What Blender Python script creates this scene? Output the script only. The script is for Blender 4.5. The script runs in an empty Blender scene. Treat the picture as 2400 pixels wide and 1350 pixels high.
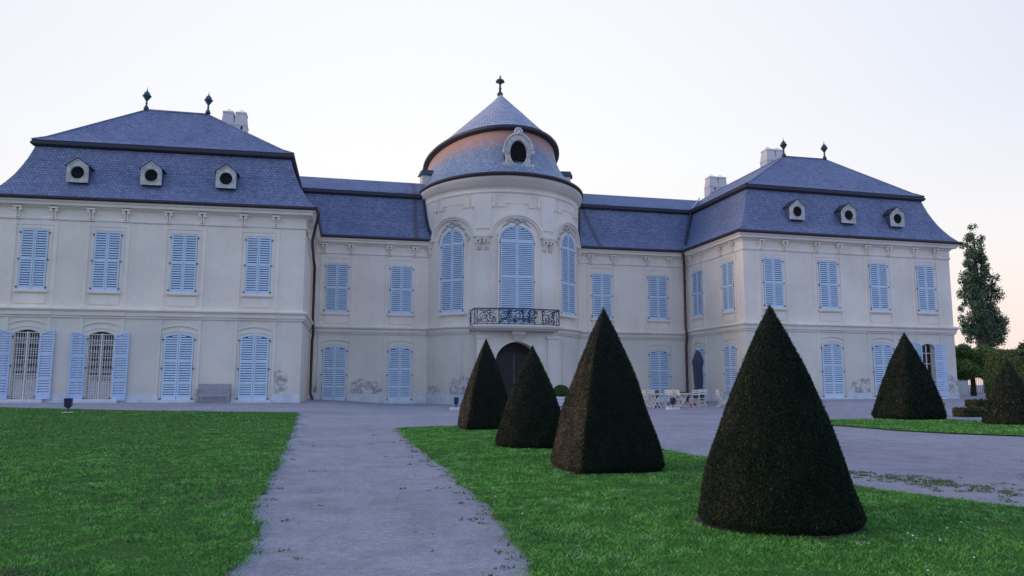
import bpy, math, random
import numpy as np
from mathutils import Vector, Matrix
from mathutils.geometry import tessellate_polygon
random.seed(7)
rng = np.random.default_rng(11)
PI = math.pi
R_ = math.radians
scene = bpy.context.scene
col = scene.collection
CAMZ = 1.19

# ------------------------------------------------------------------ camera
cam = bpy.data.cameras.new('camera')
cam.sensor_width = 36.0
cam.lens = 36.0 * 1.4756 / 2
cam.clip_end = 3000
cam.clip_start = 0.05
camo = bpy.data.objects.new('camera', cam)
col.objects.link(camo)
yaw, pitch, roll = 0.2186, 0.1251, 0.0029
fw = Vector((math.sin(yaw)*math.cos(pitch), math.cos(yaw)*math.cos(pitch), math.sin(pitch)))
rt = Vector((math.cos(yaw), -math.sin(yaw), 0))
up = rt.cross(fw)
r2 = rt*math.cos(roll) + up*math.sin(roll)
u2 = up*math.cos(roll) - rt*math.sin(roll)
mw = Matrix((r2, u2, -fw)).transposed().to_4x4()
mw.translation = Vector((0, 0, CAMZ))
camo.matrix_world = mw
scene.camera = camo

# ------------------------------------------------------------------ materials
def newmat(name):
    m = bpy.data.materials.new(name)
    m.use_nodes = True
    nt = m.node_tree
    b = nt.nodes['Principled BSDF']
    b.inputs['Roughness'].default_value = 0.8
    return m, nt, b
def N(nt, t, **kw):
    n = nt.nodes.new(t)
    for k, v in kw.items():
        if k.startswith('i_'):
            key = k[2:]
            n.inputs[int(key) if key.isdigit() else key].default_value = v
        else:
            setattr(n, k, v)
    return n
def L(nt, a, ao, b, bi):
    nt.links.new(a.outputs[ao], b.inputs[bi])
def c4(c): return (c[0], c[1], c[2], 1)
def ramp(nt, stops, interp='LINEAR'):
    r = nt.nodes.new('ShaderNodeValToRGB')
    cr = r.color_ramp
    cr.interpolation = interp
    while len(cr.elements) < len(stops): cr.elements.new(0.5)
    for e, (p, c) in zip(cr.elements, stops):
        e.position = p
        e.color = c4(c) if len(c) == 3 else c
    return r
def noise(nt, coord, scale, detail=3, rough=.55, out='Position'):
    n = N(nt, 'ShaderNodeTexNoise')
    n.inputs['Scale'].default_value = scale
    n.inputs['Detail'].default_value = detail
    n.inputs['Roughness'].default_value = rough
    nt.links.new(coord, n.inputs['Vector'])
    return n
def mixc(nt, fac, a, b, blend='MIX'):
    m = N(nt, 'ShaderNodeMix', data_type='RGBA', blend_type=blend)
    for val, idx in ((fac, 0), (a, 6), (b, 7)):
        if hasattr(val, 'is_linked'): nt.links.new(val, m.inputs[idx])
        elif isinstance(val, (int, float)): m.inputs[idx].default_value = val
        else: m.inputs[idx].default_value = c4(val)
    return m.outputs[2]
def math_(nt, op, a, b=None, c=None, clamp=False):
    m = N(nt, 'ShaderNodeMath', operation=op, use_clamp=clamp)
    for i, v in enumerate((a, b, c)):
        if v is None: continue
        if hasattr(v, 'is_linked'): nt.links.new(v, m.inputs[i])
        else: m.inputs[i].default_value = v
    return m.outputs[0]
def simple(name, colr, rough=.7, var=.12, scale=6., metal=0., bump=0.):
    m, nt, b = newmat(name)
    g = N(nt, 'ShaderNodeNewGeometry')
    n = noise(nt, g.outputs['Position'], scale)
    dark = tuple(x*(1-var) for x in colr); lite = tuple(min(1, x*(1+var)) for x in colr)
    r = ramp(nt, [(.3, dark), (.7, lite)])
    L(nt, n, 0, r, 0)
    L(nt, r, 0, b, 'Base Color')
    b.inputs['Roughness'].default_value = rough
    b.inputs['Metallic'].default_value = metal
    if bump:
        bp = N(nt, 'ShaderNodeBump', i_Strength=bump, i_Distance=.02)
        L(nt, n, 0, bp, 'Height'); L(nt, bp, 0, b, 'Normal')
    return m

def plaster_mat(name, colr, patches=()):
    m, nt, b = newmat(name)
    g = N(nt, 'ShaderNodeNewGeometry')
    P = g.outputs['Position']
    n1 = noise(nt, P, .35, 4); n2 = noise(nt, P, 2.6, 5, .65)
    st = N(nt, 'ShaderNodeMapping'); st.inputs['Scale'].default_value = (2.2, 2.2, .16)
    nt.links.new(P, st.inputs['Vector'])
    n3 = noise(nt, st.outputs[0], 1.0, 4, .6)
    d = tuple(x*.90 for x in colr); l = tuple(x*1.06 for x in colr)
    r1 = ramp(nt, [(.33, d), (.67, l)]); L(nt, n1, 0, r1, 0)
    c = r1.outputs[0]
    r2_ = ramp(nt, [(.30, (.88, .87, .86)), (.52, (1, 1, 1)), (.8, (1.0, 1.0, 1.0))]); L(nt, n2, 0, r2_, 0)
    c = mixc(nt, .4, c, r2_.outputs[0], 'MULTIPLY')
    r3 = ramp(nt, [(.33, (.90, .90, .90)), (.5, (1, 1, 1))]); L(nt, n3, 0, r3, 0)
    c = mixc(nt, .32, c, r3.outputs[0], 'MULTIPLY')
    # rising damp: a stained band close to the ground with a ragged upper edge
    sp = N(nt, 'ShaderNodeSeparateXYZ'); nt.links.new(P, sp.inputs[0])
    h = math_(nt, 'ADD', sp.outputs[2], math_(nt, 'MULTIPLY', n2.outputs[0], -1.5))
    damp = N(nt, 'ShaderNodeMapRange'); damp.inputs[1].default_value = .55; damp.inputs[2].default_value = -.55
    nt.links.new(h, damp.inputs[0])
    c = mixc(nt, math_(nt, 'MULTIPLY', damp.outputs[0], .45), c, (colr[0]*.72, colr[1]*.72, colr[2]*.76))
    # the ground storey below the string course carries a darker, cooler tone
    low = N(nt, 'ShaderNodeMapRange'); low.inputs[1].default_value = 4.9; low.inputs[2].default_value = 4.5
    nt.links.new(sp.outputs[2], low.inputs[0])
    c = mixc(nt, low.outputs[0], c, mixc(nt, 1.0, c, (.87, .91, .92), 'MULTIPLY'))
    bh = n2.outputs[0]
    if patches:
        mask = None
        for (px, py, pz, rx, rz) in patches:
            dx = math_(nt, 'DIVIDE', math_(nt, 'SUBTRACT', sp.outputs[0], px), rx*1.15)
            dy = math_(nt, 'DIVIDE', math_(nt, 'SUBTRACT', sp.outputs[1], py), 1.6)
            dz = math_(nt, 'DIVIDE', math_(nt, 'SUBTRACT', sp.outputs[2], pz), rz*1.1)
            q = math_(nt, 'ADD', math_(nt, 'ADD', math_(nt, 'MULTIPLY', dx, dx), math_(nt, 'MULTIPLY', dz, dz)), math_(nt, 'MULTIPLY', dy, dy))
            v = math_(nt, 'SUBTRACT', 1.0, q, clamp=True)
            mask = v if mask is None else math_(nt, 'MAXIMUM', mask, v)
        n5 = noise(nt, P, 2.3, 6, .62)
        mm = math_(nt, 'SUBTRACT', math_(nt, 'POWER', mask, .5), math_(nt, 'MULTIPLY', n5.outputs[0], 1.15))
        ed = N(nt, 'ShaderNodeMapRange'); ed.inputs[1].default_value = .02; ed.inputs[2].default_value = .16
        nt.links.new(mm, ed.inputs[0])
        n6 = noise(nt, P, 3.4, 7, .72)
        rr = ramp(nt, [(.38, (.30, .26, .245)), (.48, (.50, .44, .40)), (.56, (.70, .65, .60)), (.7, (.60, .56, .54))]); L(nt, n6, 0, rr, 0)
        c = mixc(nt, ed.outputs[0], c, rr.outputs[0])
        bh = math_(nt, 'SUBTRACT', bh, math_(nt, 'MULTIPLY', ed.outputs[0], .6))
    nt.links.new(c, b.inputs['Base Color'])
    b.inputs['Roughness'].default_value = .92
    bp = N(nt, 'ShaderNodeBump', i_Strength=.25, i_Distance=.03)
    nt.links.new(bh, bp.inputs['Height']); L(nt, bp, 0, b, 'Normal')
    return m

WALLC = (.86, .755, .62)
PATCH = [(1.35, 50.7, .75, 1.35, .75), (5.9, 50.4, .55, .6, .6), (7.4, 48.2, .75, 1.0, 1.0), (8.6, 47.6, 1.0, .7, 1.2),
         (-3.45, 42.9, .95, .7, 1.0), (33.0, 43.1, .95, 1.2, .75), (39.7, 43.3, 1.0, .65, 1.0), (17.2, 50.8, .5, .7, .6), (-1.5, 50.7, .6, .4, .7)]
M = {}
M['plaster'] = plaster_mat('plaster', WALLC, PATCH)
M['stucco'] = plaster_mat('stucco', (.86, .77, .645))
M['stone'] = simple('pale_stone', (.62, .63, .64), .85, .14, 3., bump=.2)
M['step'] = simple('white_step_stone', (.62, .63, .65), .8, .1, 4.)
M['dormer_stone'] = simple('weathered_stone', (.52, .505, .46), .88, .25, 3.5, bump=.2)

def slate_mat(name, a, b_, mort, zmix=None, streaks=()):
    m, nt, b = newmat(name)
    uv = N(nt, 'ShaderNodeUVMap'); uv.uv_map = 'UVMap'
    br = N(nt, 'ShaderNodeTexBrick')
    nt.links.new(uv.outputs[0], br.inputs['Vector'])
    br.inputs['Color1'].default_value = c4(a); br.inputs['Color2'].default_value = c4(b_)
    br.inputs['Mortar'].default_value = c4(mort)
    br.inputs['Scale'].default_value = 1.0
    br.inputs['Brick Width'].default_value = .20; br.inputs['Row Height'].default_value = .145
    br.inputs['Mortar Size'].default_value = .016; br.inputs['Mortar Smooth'].default_value = .4
    br.inputs['Bias'].default_value = 0.0
    br.offset = .5
    g = N(nt, 'ShaderNodeNewGeometry'); P = g.outputs['Position']
    n1 = noise(nt, P, .55, 5, .65); n2 = noise(nt, P, 5., 3, .6)
    r1 = ramp(nt, [(.3, (.72, .72, .76)), (.5, (1, 1, 1)), (.72, (1.25, 1.2, 1.16))]); L(nt, n1, 0, r1, 0)
    r2_ = ramp(nt, [(.32, (.62, .74, .80)), (.5, (1, 1, 1)), (.68, (1.50, 1.26, 1.20))]); L(nt, n2, 0, r2_, 0)
    c = mixc(nt, .55, br.outputs[0], r1.outputs[0], 'MULTIPLY')
    c = mixc(nt, .55, c, r2_.outputs[0], 'MULTIPLY')
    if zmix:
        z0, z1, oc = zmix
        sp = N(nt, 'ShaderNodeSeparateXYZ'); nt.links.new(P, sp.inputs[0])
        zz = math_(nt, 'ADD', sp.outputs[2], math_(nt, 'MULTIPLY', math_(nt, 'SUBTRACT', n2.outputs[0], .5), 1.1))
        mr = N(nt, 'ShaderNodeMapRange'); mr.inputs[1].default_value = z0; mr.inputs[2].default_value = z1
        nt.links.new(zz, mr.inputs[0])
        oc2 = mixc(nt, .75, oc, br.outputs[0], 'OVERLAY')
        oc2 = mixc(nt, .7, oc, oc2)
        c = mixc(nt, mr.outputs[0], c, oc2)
    if streaks:
        sp2 = N(nt, 'ShaderNodeSeparateXYZ'); nt.links.new(P, sp2.inputs[0])
        for x0, lean in streaks:
            dx = math_(nt, 'SUBTRACT', math_(nt, 'SUBTRACT', sp2.outputs[0], x0), math_(nt, 'MULTIPLY', math_(nt, 'SUBTRACT', sp2.outputs[2], 12.), lean))
            dx = math_(nt, 'ADD', math_(nt, 'ABSOLUTE', dx), math_(nt, 'MULTIPLY', math_(nt, 'SUBTRACT', n2.outputs[0], .5), .3))
            mr2 = N(nt, 'ShaderNodeMapRange'); mr2.inputs[1].default_value = .24; mr2.inputs[2].default_value = .06
            nt.links.new(dx, mr2.inputs[0])
            c = mixc(nt, math_(nt, 'MULTIPLY', mr2.outputs[0], .6), c, (.085, .055, .05))
    nt.links.new(c, b.inputs['Base Color'])
    b.inputs['Roughness'].default_value = .62
    b.inputs['Specular IOR Level'].default_value = .35
    bp = N(nt, 'ShaderNodeBump', i_Strength=.5, i_Distance=.02)
    L(nt, br, 1, bp, 'Height'); bp.invert = True
    L(nt, bp, 0, b, 'Normal')
    return m
SL1, SL2, SLM = (.212, .246, .365), (.142, .168, .268), (.072, .084, .135)
M['slate'] = slate_mat('slate_shingles', SL1, SL2, SLM)
M['wing_slate'] = slate_mat('streaked_slate_shingles', SL1, SL2, SLM, None, ((4.55, 0.), (17.35, -.28)))
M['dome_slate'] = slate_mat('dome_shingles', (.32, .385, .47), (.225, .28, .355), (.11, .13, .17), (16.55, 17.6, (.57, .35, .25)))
M['trim'] = simple('dark_eave_board', (.028, .026, .040), .6)
M['gutter'] = simple('dark_gutter', (.035, .024, .030), .5)
M['pipe'] = simple('brown_downpipe', (.075, .032, .036), .45)
M['shutter'] = simple('blue_shutter_paint', (.555, .67, .765), .6, .06, 2.)
M['shutter_dark'] = simple('shutter_backing', (.09, .15, .23), .8)
M['shutter_pale'] = simple('weathered_shutter_paint', (.44, .57, .75), .6, .06, 2.)
M['iron'] = simple('wrought_iron', (.018, .030, .065), .5)
M['louver'] = simple('dark_louver', (.05, .045, .045), .75)
M['white'] = simple('white_paint', (.74, .70, .64), .55, .06)
M['grille'] = simple('grille_paint', (.72, .68, .64), .5, .1)
M['glass'], nt_, b_ = newmat('dark_window_glass')
b_.inputs['Base Color'].default_value = (.02, .018, .02, 1); b_.inputs['Roughness'].default_value = .08
M['warm_inner'] = simple('brown_door_inner', (.10, .05, .03), .7)
M['door'] = simple('dark_red_door', (.010, .004, .007), .55, .25, 3.)
M['dark'] = simple('deep_shadow_opening', (.01, .009, .01), .9)
M['verdigris'] = simple('weathered_copper', (.045, .075, .115), .5, .2)
M['verdigris_dark'] = simple('dark_urn_metal', (.05, .045, .055), .5, .2)
M['chimney'] = plaster_mat('chimney_plaster', (.66, .62, .58))
M['wire'] = simple('wire_mesh', (.5, .5, .5), .5)
M['wood_bench'] = simple('grey_weathered_wood', (.34, .33, .37), .8, .15, 9.)
M['navy'] = simple('navy_cloth', (.030, .040, .072), .85, .2, 5.)
M['lampbox'] = simple('blue_black_lamp_housing', (.028, .034, .085), .45)
M['concrete'] = simple('pale_concrete', (.52, .54, .55), .9, .1)
M['cream_wood'] = simple('cream_painted_wood', (.70, .64, .52), .6, .08)
M['brown'] = simple('brown_shade_cloth', (.075, .04, .03), .8)
M['bark'] = simple('bark', (.055, .035, .026), .95, .3, 8., bump=.5)
M['contact_shade'] = simple('contact_shade_soil', (.035, .022, .016), .95, .35, 14., bump=.5)
M['flower'] = simple('white_petals', (.8, .8, .8), .8)
M['grey_metal'] = simple('grey_cabinet_metal', (.16, .17, .19), .5)
M['far_wall'] = plaster_mat('garden_wall_plaster', (.60, .55, .50))
M['rose'] = simple('faded_rose_cloth', (.42, .22, .22), .8)

def foliage_mat(name, stops, rough=.7):
    """leaf colour from the per-leaf 'tint' attribute"""
    m, nt, b = newmat(name)
    a = N(nt, 'ShaderNodeAttribute'); a.attribute_name = 'tint'
    r = ramp(nt, stops)
    L(nt, a, 'Fac', r, 0)
    L(nt, r, 0, b, 'Base Color')
    b.inputs['Roughness'].default_value = rough
    b.inputs['Specular IOR Level'].default_value = .25
    return m
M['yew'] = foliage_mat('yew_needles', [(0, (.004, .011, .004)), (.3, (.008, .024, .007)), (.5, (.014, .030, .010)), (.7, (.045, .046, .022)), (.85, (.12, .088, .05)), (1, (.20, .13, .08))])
M['yew_core'] = simple('yew_inner_twigs', (.004, .004, .003), .95, .3, 12.)
M['box_leaf'] = foliage_mat('box_leaves', [(0, (.02, .05, .01)), (.6, (.04, .10, .02)), (1, (.07, .13, .03))])
M['lime'] = foliage_mat('lime_leaves', [(0, (.04, .08, .02)), (.6, (.11, .18, .04)), (1, (.23, .29, .07))])
M['hedge'] = foliage_mat('hornbeam_leaves', [(0, (.055, .085, .025)), (.5, (.125, .17, .045)), (.8, (.24, .17, .075)), (1, (.26, .34, .08))])
M['poplar'] = foliage_mat('poplar_leaves', [(0, (.035, .065, .04)), (.6, (.07, .12, .065)), (1, (.14, .19, .095))])
M['shrub'] = foliage_mat('shrub_leaves', [(0, (.03, .045, .02)), (.6, (.055, .08, .03)), (1, (.10, .085, .045))])
M['lowhedge'] = foliage_mat('low_hedge_leaves', [(0, (.02, .035, .012)), (.6, (.05, .05, .02)), (1, (.09, .06, .03))])
M['grass'] = foliage_mat('grass_blades', [(0, (.12, .12, .06)), (.2, (.058, .145, .028)), (.5, (.072, .265, .034)), (.8, (.16, .42, .05)), (.93, (.25, .48, .13)), (1, (.36, .38, .28))], .6)
M['weed'] = foliage_mat('weed_leaves', [(0, (.05, .10, .03)), (1, (.14, .18, .07))])
M['dry_leaf'] = foliage_mat('dry_leaves', [(0, (.05, .035, .03)), (1, (.12, .09, .07))])

def turf_mat():
    m, nt, b = newmat('turf_soil')
    g = N(nt, 'ShaderNodeNewGeometry'); P = g.outputs['Position']
    n1 = noise(nt, P, .5, 4); n2 = noise(nt, P, 7, 5, .7); n3 = noise(nt, P, 45, 3, .7)
    r1 = ramp(nt, [(.3, (.040, .115, .018)), (.55, (.055, .16, .024)), (.75, (.085, .165, .038))]); L(nt, n1, 0, r1, 0)
    r2_ = ramp(nt, [(.3, (.6, .6, .6)), (.6, (1.15, 1.15, 1.1)), (.75, (1.4, 1.25, 1.1))]); L(nt, n2, 0, r2_, 0)
    r3 = ramp(nt, [(.3, (.5, .5, .5)), (.7, (1.4, 1.4, 1.3))]); L(nt, n3, 0, r3, 0)
    c = mixc(nt, .8, r1.outputs[0], r2_.outputs[0], 'MULTIPLY')
    c = mixc(nt, .8, c, r3.outputs[0], 'MULTIPLY')
    nt.links.new(c, b.inputs['Base Color']); b.inputs['Roughness'].default_value = .95
    b.inputs['Specular IOR Level'].default_value = .1
    bp = N(nt, 'ShaderNodeBump', i_Strength=.8, i_Distance=.05); L(nt, n3, 0, bp, 'Height'); L(nt, bp, 0, b, 'Normal')
    return m
M['turf'] = turf_mat()
def gravel_mat():
    m, nt, b = newmat('pale_gravel')
    g = N(nt, 'ShaderNodeNewGeometry'); P = g.outputs['Position']
    n1 = noise(nt, P, .28, 5, .6); n2 = noise(nt, P, 2.2, 5, .7); n3 = noise(nt, P, 60, 4, .75); n4 = noise(nt, P, 14, 4, .7)
    r1 = ramp(nt, [(.3, (.275, .272, .295)), (.5, (.322, .318, .345)), (.7, (.37, .365, .395))]); L(nt, n1, 0, r1, 0)
    r2_ = ramp(nt, [(.3, (.74, .73, .72)), (.55, (1.04, 1.04, 1.04)), (.8, (1.12, 1.12, 1.13))]); L(nt, n2, 0, r2_, 0)
    r3 = ramp(nt, [(.28, (.30, .30, .32)), (.5, (1, 1, 1)), (.72, (1.7, 1.66, 1.62))]); L(nt, n3, 0, r3, 0)
    r4 = ramp(nt, [(.3, (.75, .75, .76)), (.6, (1.06, 1.06, 1.06))]); L(nt, n4, 0, r4, 0)
    c = mixc(nt, .8, r1.outputs[0], r2_.outputs[0], 'MULTIPLY')
    c = mixc(nt, .6, c, r3.outputs[0], 'MULTIPLY')
    c = mixc(nt, .9, c, r4.outputs[0], 'MULTIPLY')
    # courtyard has a slightly redder gravel than the path
    sp = N(nt, 'ShaderNodeSeparateXYZ'); nt.links.new(P, sp.inputs[0])
    mr = N(nt, 'ShaderNodeMapRange'); mr.inputs[1].default_value = 4.; mr.inputs[2].default_value = 7.
    nt.links.new(sp.outputs[0], mr.inputs[0])
    c = mixc(nt, math_(nt, 'MULTIPLY', mr.outputs[0], .5), c, mixc(nt, 1.0, c, (1.0, .92, .95), 'MULTIPLY'))
    nt.links.new(c, b.inputs['Base Color']); b.inputs['Roughness'].default_value = .95
    b.inputs['Specular IOR Level'].default_value = .15
    hh = math_(nt, 'ADD', n3.outputs[0], math_(nt, 'MULTIPLY', n4.outputs[0], 1.2))
    bp = N(nt, 'ShaderNodeBump', i_Strength=.6, i_Distance=.03); nt.links.new(hh, bp.inputs['Height']); L(nt, bp, 0, b, 'Normal')
    return m
M['gravel'] = gravel_mat()

# ------------------------------------------------------------------ mesh helpers
def tag(o, label=None, cat=None, group=None, kind=None):
    if label: o['label'] = label
    if cat: o['category'] = cat
    if group: o['group'] = group
    if kind: o['kind'] = kind
    return o
def empty(name, loc, rz=0.):
    o = bpy.data.objects.new(name, None)
    o.empty_display_size = .2
    o.location = loc; o.rotation_euler = (0, 0, rz)
    col.objects.link(o)
    return o
class MB:
    def __init__(s, T=None):
        s.v = []; s.f = []; s.m = []; s.T = T; s.mi = 0; s.sm = []; s.smooth = False
    def add(s, verts, faces):
        b = len(s.v)
        T = s.T
        for p in verts:
            p = Vector(p)
            if T is not None: p = T(p) if callable(T) else T @ p
            s.v.append(tuple(p))
        for f in faces:
            s.f.append(tuple(i+b for i in f)); s.m.append(s.mi); s.sm.append(s.smooth)
    def box(s, x0, x1, y0, y1, z0, z1):
        s.add([(x0,y0,z0),(x1,y0,z0),(x1,y1,z0),(x0,y1,z0),(x0,y0,z1),(x1,y0,z1),(x1,y1,z1),(x0,y1,z1)],
              [(0,3,2,1),(4,5,6,7),(0,1,5,4),(1,2,6,5),(2,3,7,6),(3,0,4,7)])
    def hexa(s, a, b):
        """two quads (bottom, top)"""
        s.add(list(a)+list(b), [(0,3,2,1),(4,5,6,7),(0,1,5,4),(1,2,6,5),(2,3,7,6),(3,0,4,7)])
    def prism_xz(s, poly, y0, y1, holes=()):
        """polygon in x,z (counter-clockwise seen from -y) extruded from y0 (front) to y1 (back)"""
        loops = [list(poly)] + [list(h) for h in holes]
        vv = [Vector((p[0], 0, p[1])) for l in loops for p in l]
        tris = tessellate_polygon([[Vector((p[0], p[1], 0)) for p in l] for l in loops])
        n = len(vv)
        verts = [(p.x, y0, p.z) for p in vv] + [(p.x, y1, p.z) for p in vv]
        fs = []
        for t in tris:
            a, b, c = (vv[i] for i in t)
            cr = (b.x-a.x)*(c.z-a.z)-(b.z-a.z)*(c.x-a.x)
            t = tuple(t) if cr > 0 else (t[0], t[2], t[1])
            fs.append(t); fs.append((t[2]+n, t[1]+n, t[0]+n))
        k = 0
        for li, l in enumerate(loops):
            m = len(l)
            area = sum(l[i][0]*l[(i+1) % m][1]-l[(i+1) % m][0]*l[i][1] for i in range(m))
            for i in range(m):
                a, b = k+i, k+(i+1) % m
                q = (b, a, a+n, b+n)
                if (area < 0) != (li > 0): q = q[::-1]
                if li > 0: q = q
                fs.append(q)
            k += m
        s.add(verts, fs)
    def tube(s, pts, r, n=6, cap=True):
        pts = [Vector(p) for p in pts]
        rr = r if isinstance(r, (list, tuple)) else [r]*len(pts)
        rings = []
        prev = None
        for i, p in enumerate(pts):
            t = (pts[min(i+1, len(pts)-1)] - pts[max(i-1, 0)])
            if t.length < 1e-9: t = Vector((0, 0, 1))
            t.normalize()
            if prev is None:
                a = Vector((0, 0, 1)) if abs(t.z) < .9 else Vector((1, 0, 0))
                u = t.cross(a).normalized()
            else:
                u = (prev - t*prev.dot(t))
                u = u.normalized() if u.length > 1e-6 else t.orthogonal().normalized()
            prev = u
            w = t.cross(u)
            rings.append([p + (u*math.cos(2*PI*k/n) + w*math.sin(2*PI*k/n))*rr[i] for k in range(n)])
        vs = [q for rg in rings for q in rg]; fs = []
        for i in range(len(rings)-1):
            for k in range(n):
                a = i*n+k; b = i*n+(k+1) % n
                fs.append((a, b, b+n, a+n))
        if cap:
            fs.append(tuple(range(n))[::-1]); fs.append(tuple((len(rings)-1)*n+k for k in range(n)))
        old = s.smooth; s.smooth = n > 5; s.add(vs, fs); s.smooth = old
    def lathe(s, c, prof, n=16, sx=1., sy=1., smooth=True):
        """prof list of (r,z) bottom to top round c"""
        vs = []; fs = []
        for r, z in prof:
            for k in range(n):
                a = 2*PI*k/n
                vs.append((c[0]+r*math.cos(a)*sx, c[1]+r*math.sin(a)*sy, c[2]+z))
        for i in range(len(prof)-1):
            for k in range(n):
                a = i*n+k; b = i*n+(k+1) % n
                fs.append((a, b, b+n, a+n))
        fs.append(tuple(range(n))[::-1]); fs.append(tuple((len(prof)-1)*n+k for k in range(n)))
        old = s.smooth; s.smooth = smooth; s.add(vs, fs); s.smooth = old
    def blob(s, c, r, n=8, m=6):
        rx, ry, rz = r
        prof = [(max(.02, math.sin(PI*i/m)), -math.cos(PI*i/m)) for i in range(m+1)]
        vs = []; fs = []
        for q, z in prof:
            for k in range(n):
                a = 2*PI*k/n
                vs.append((c[0]+q*math.cos(a)*rx, c[1]+q*math.sin(a)*ry, c[2]+z*rz))
        for i in range(m):
            for k in range(n):
                a = i*n+k; b = i*n+(k+1) % n
                fs.append((a, b, b+n, a+n))
        old = s.smooth; s.smooth = True; s.add(vs, fs); s.smooth = old
    def sweep(s, path, prof, closed=False, mats=None):
        """profile (d outward to the right of travel, z) swept along a plan polyline with mitred corners"""
        n = len(path); P = [Vector((p[0], p[1])) for p in path]
        offs = []
        for i in range(n):
            def nrm(a, b):
                d = (b-a).normalized(); return Vector((d.y, -d.x))
            if closed or 0 < i < n-1:
                n1 = nrm(P[i-1], P[i]); n2 = nrm(P[i], P[(i+1) % n])
                mdir = (n1+n2); mdir = mdir/ max(.2, mdir.dot(n1))
            elif i == 0: mdir = nrm(P[0], P[1])
            else: mdir = nrm(P[-2], P[-1])
            offs.append(mdir)
        k = len(prof)
        vs = [(P[i].x+offs[i].x*d, P[i].y+offs[i].y*d, z) for i in range(n) for d, z in prof]
        m = n if closed else n-1
        for j in range(k-1):
            if mats: s.mi = mats[j]
            fs = []
            for i in range(m):
                a = i*k+j; b = ((i+1) % n)*k+j
                fs.append((a, b, b+1, a+1))
            base = len(s.v)
            used = sorted({q for f in fs for q in f}); mp = {q: ii for ii, q in enumerate(used)}
            s.add([vs[q] for q in used], [tuple(mp[q] for q in f) for f in fs])
    def build(s, name, mats, parent=None, off=(0, 0, 0), uv=False, loc=None):
        me = bpy.data.meshes.new(name)
        o3 = Vector(off)
        me.from_pydata([(p[0]-o3.x, p[1]-o3.y, p[2]-o3.z) for p in s.v], [], s.f)
        if not isinstance(mats, (list, tuple)): mats = [mats]
        for m in mats: me.materials.append(m)
        me.polygons.foreach_set('material_index', s.m)
        me.polygons.foreach_set('use_smooth', s.sm)
        me.update()
        if uv:
            ul = me.uv_layers.new(name='UVMap')
            for p in me.polygons:
                nn = p.normal
                h = Vector((0, 0, 1)).cross(nn)
                h = h.normalized() if h.length > .05 else Vector((1, 0, 0))
                w = nn.cross(h)
                for li in p.loop_indices:
                    q = me.vertices[me.loops[li].vertex_index].co + o3
                    ul.data[li].uv = (q.dot(h), q.dot(w)) if uv is True else uv(q, p)
        ob = bpy.data.objects.new(name, me)
        col.objects.link(ob)
        if parent: ob.parent = parent
        if loc is not None: ob.location = loc
        return ob
def place(data_or_obj, name, parent, loc, rz=0, scale=None):
    """another object on the same mesh"""
    me = data_or_obj if isinstance(data_or_obj, bpy.types.Mesh) else data_or_obj.data
    o = bpy.data.objects.new(name, me); col.objects.link(o)
    o.parent = parent; o.location = loc; o.rotation_euler = (0, 0, rz)
    if scale: o.scale = scale
    return o
def copy_tree(o, parent=None):
    c = o.copy(); col.objects.link(c)
    if parent: c.parent = parent
    for ch in list(o.children): copy_tree(ch, c)
    return c
def frame(ox, oy, ang): return Matrix.Translation((ox, oy, 0)) @ Matrix.Rotation(ang, 4, 'Z')

# ------------------------------------------------------------------ terrain
YS = [0, 12, 20, 40, 60]; XS = [-20, -2, 4, 10, 18, 23.5, 25.5, 45]
TB = np.array([[0]*8, [0]*8, [.03, 0, 0, 0, 0, 0, .02, .03], [.13, .10, -.15, -.2, -.17, -.12, .22, .24], [.13, .10, -.2, -.2, -.2, -.15, .22, .24]], float)
def gha(x, y):
    x = np.asarray(x, float); y = np.asarray(y, float)
    def loc(v, a):
        a = np.array(a, float); v = np.clip(v, a[0], a[-1]-1e-6)
        i = np.clip(np.searchsorted(a, v, 'right')-1, 0, len(a)-2)
        t = (v-a[i])/(a[i+1]-a[i]); return i, t*t*(3-2*t)
    i, t = loc(y, YS); j, s = loc(x, XS)
    return (TB[i, j]*(1-s)+TB[i, j+1]*s)*(1-t)+(TB[i+1, j]*(1-s)+TB[i+1, j+1]*s)*t
def gh(x, y): return float(gha(x, y))
def np_mesh(name, V, F, mat, parent=None, tint=None, smooth=False):
    """numpy vertices and equal-sided faces -> mesh object"""
    V = np.ascontiguousarray(V, np.float32); F = np.ascontiguousarray(F, np.int32)
    me = bpy.data.meshes.new(name)
    me.vertices.add(len(V)); me.vertices.foreach_set('co', V.ravel())
    k = F.shape[1]
    me.loops.add(F.size); me.loops.foreach_set('vertex_index', F.ravel())
    me.polygons.add(len(F)); me.polygons.foreach_set('loop_start', np.arange(0, F.size, k, dtype=np.int32))
    me.update(calc_edges=True)
    if smooth: me.polygons.foreach_set('use_smooth', np.ones(len(F), bool))
    me.materials.append(mat)
    if tint is not None:
        at = me.attributes.new('tint', 'FLOAT', 'FACE'); at.data.foreach_set('value', np.ascontiguousarray(tint, np.float32))
    me.validate()
    o = bpy.data.objects.new(name, me); col.objects.link(o)
    if parent: o.parent = parent
    return o
def grid_mesh(name, xs, ys, mat, dz=0., xfun=None):
    X, Y = np.meshgrid(xs, ys)
    if xfun is not None: X, Y = xfun(X, Y)
    Z = gha(X, Y)+dz
    V = np.stack([X, Y, Z], -1).reshape(-1, 3)
    ny, nx = X.shape
    i = np.arange(ny-1)[:, None]*nx+np.arange(nx-1)[None, :]
    F = np.stack([i, i+1, i+nx+1, i+nx], -1).reshape(-1, 4)
    return np_mesh(name, V, F, mat, smooth=True)
gx = np.concatenate([[-900, -400, -150], np.arange(-60, 91, 1.), [150, 400, 900]])
gy = np.concatenate([[-400, -100, -30], np.arange(-12, 91, 1.), [150, 400, 900, 1600]])
tag(grid_mesh('gravel_ground', gx, gy, M['gravel']), kind='structure')

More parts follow.
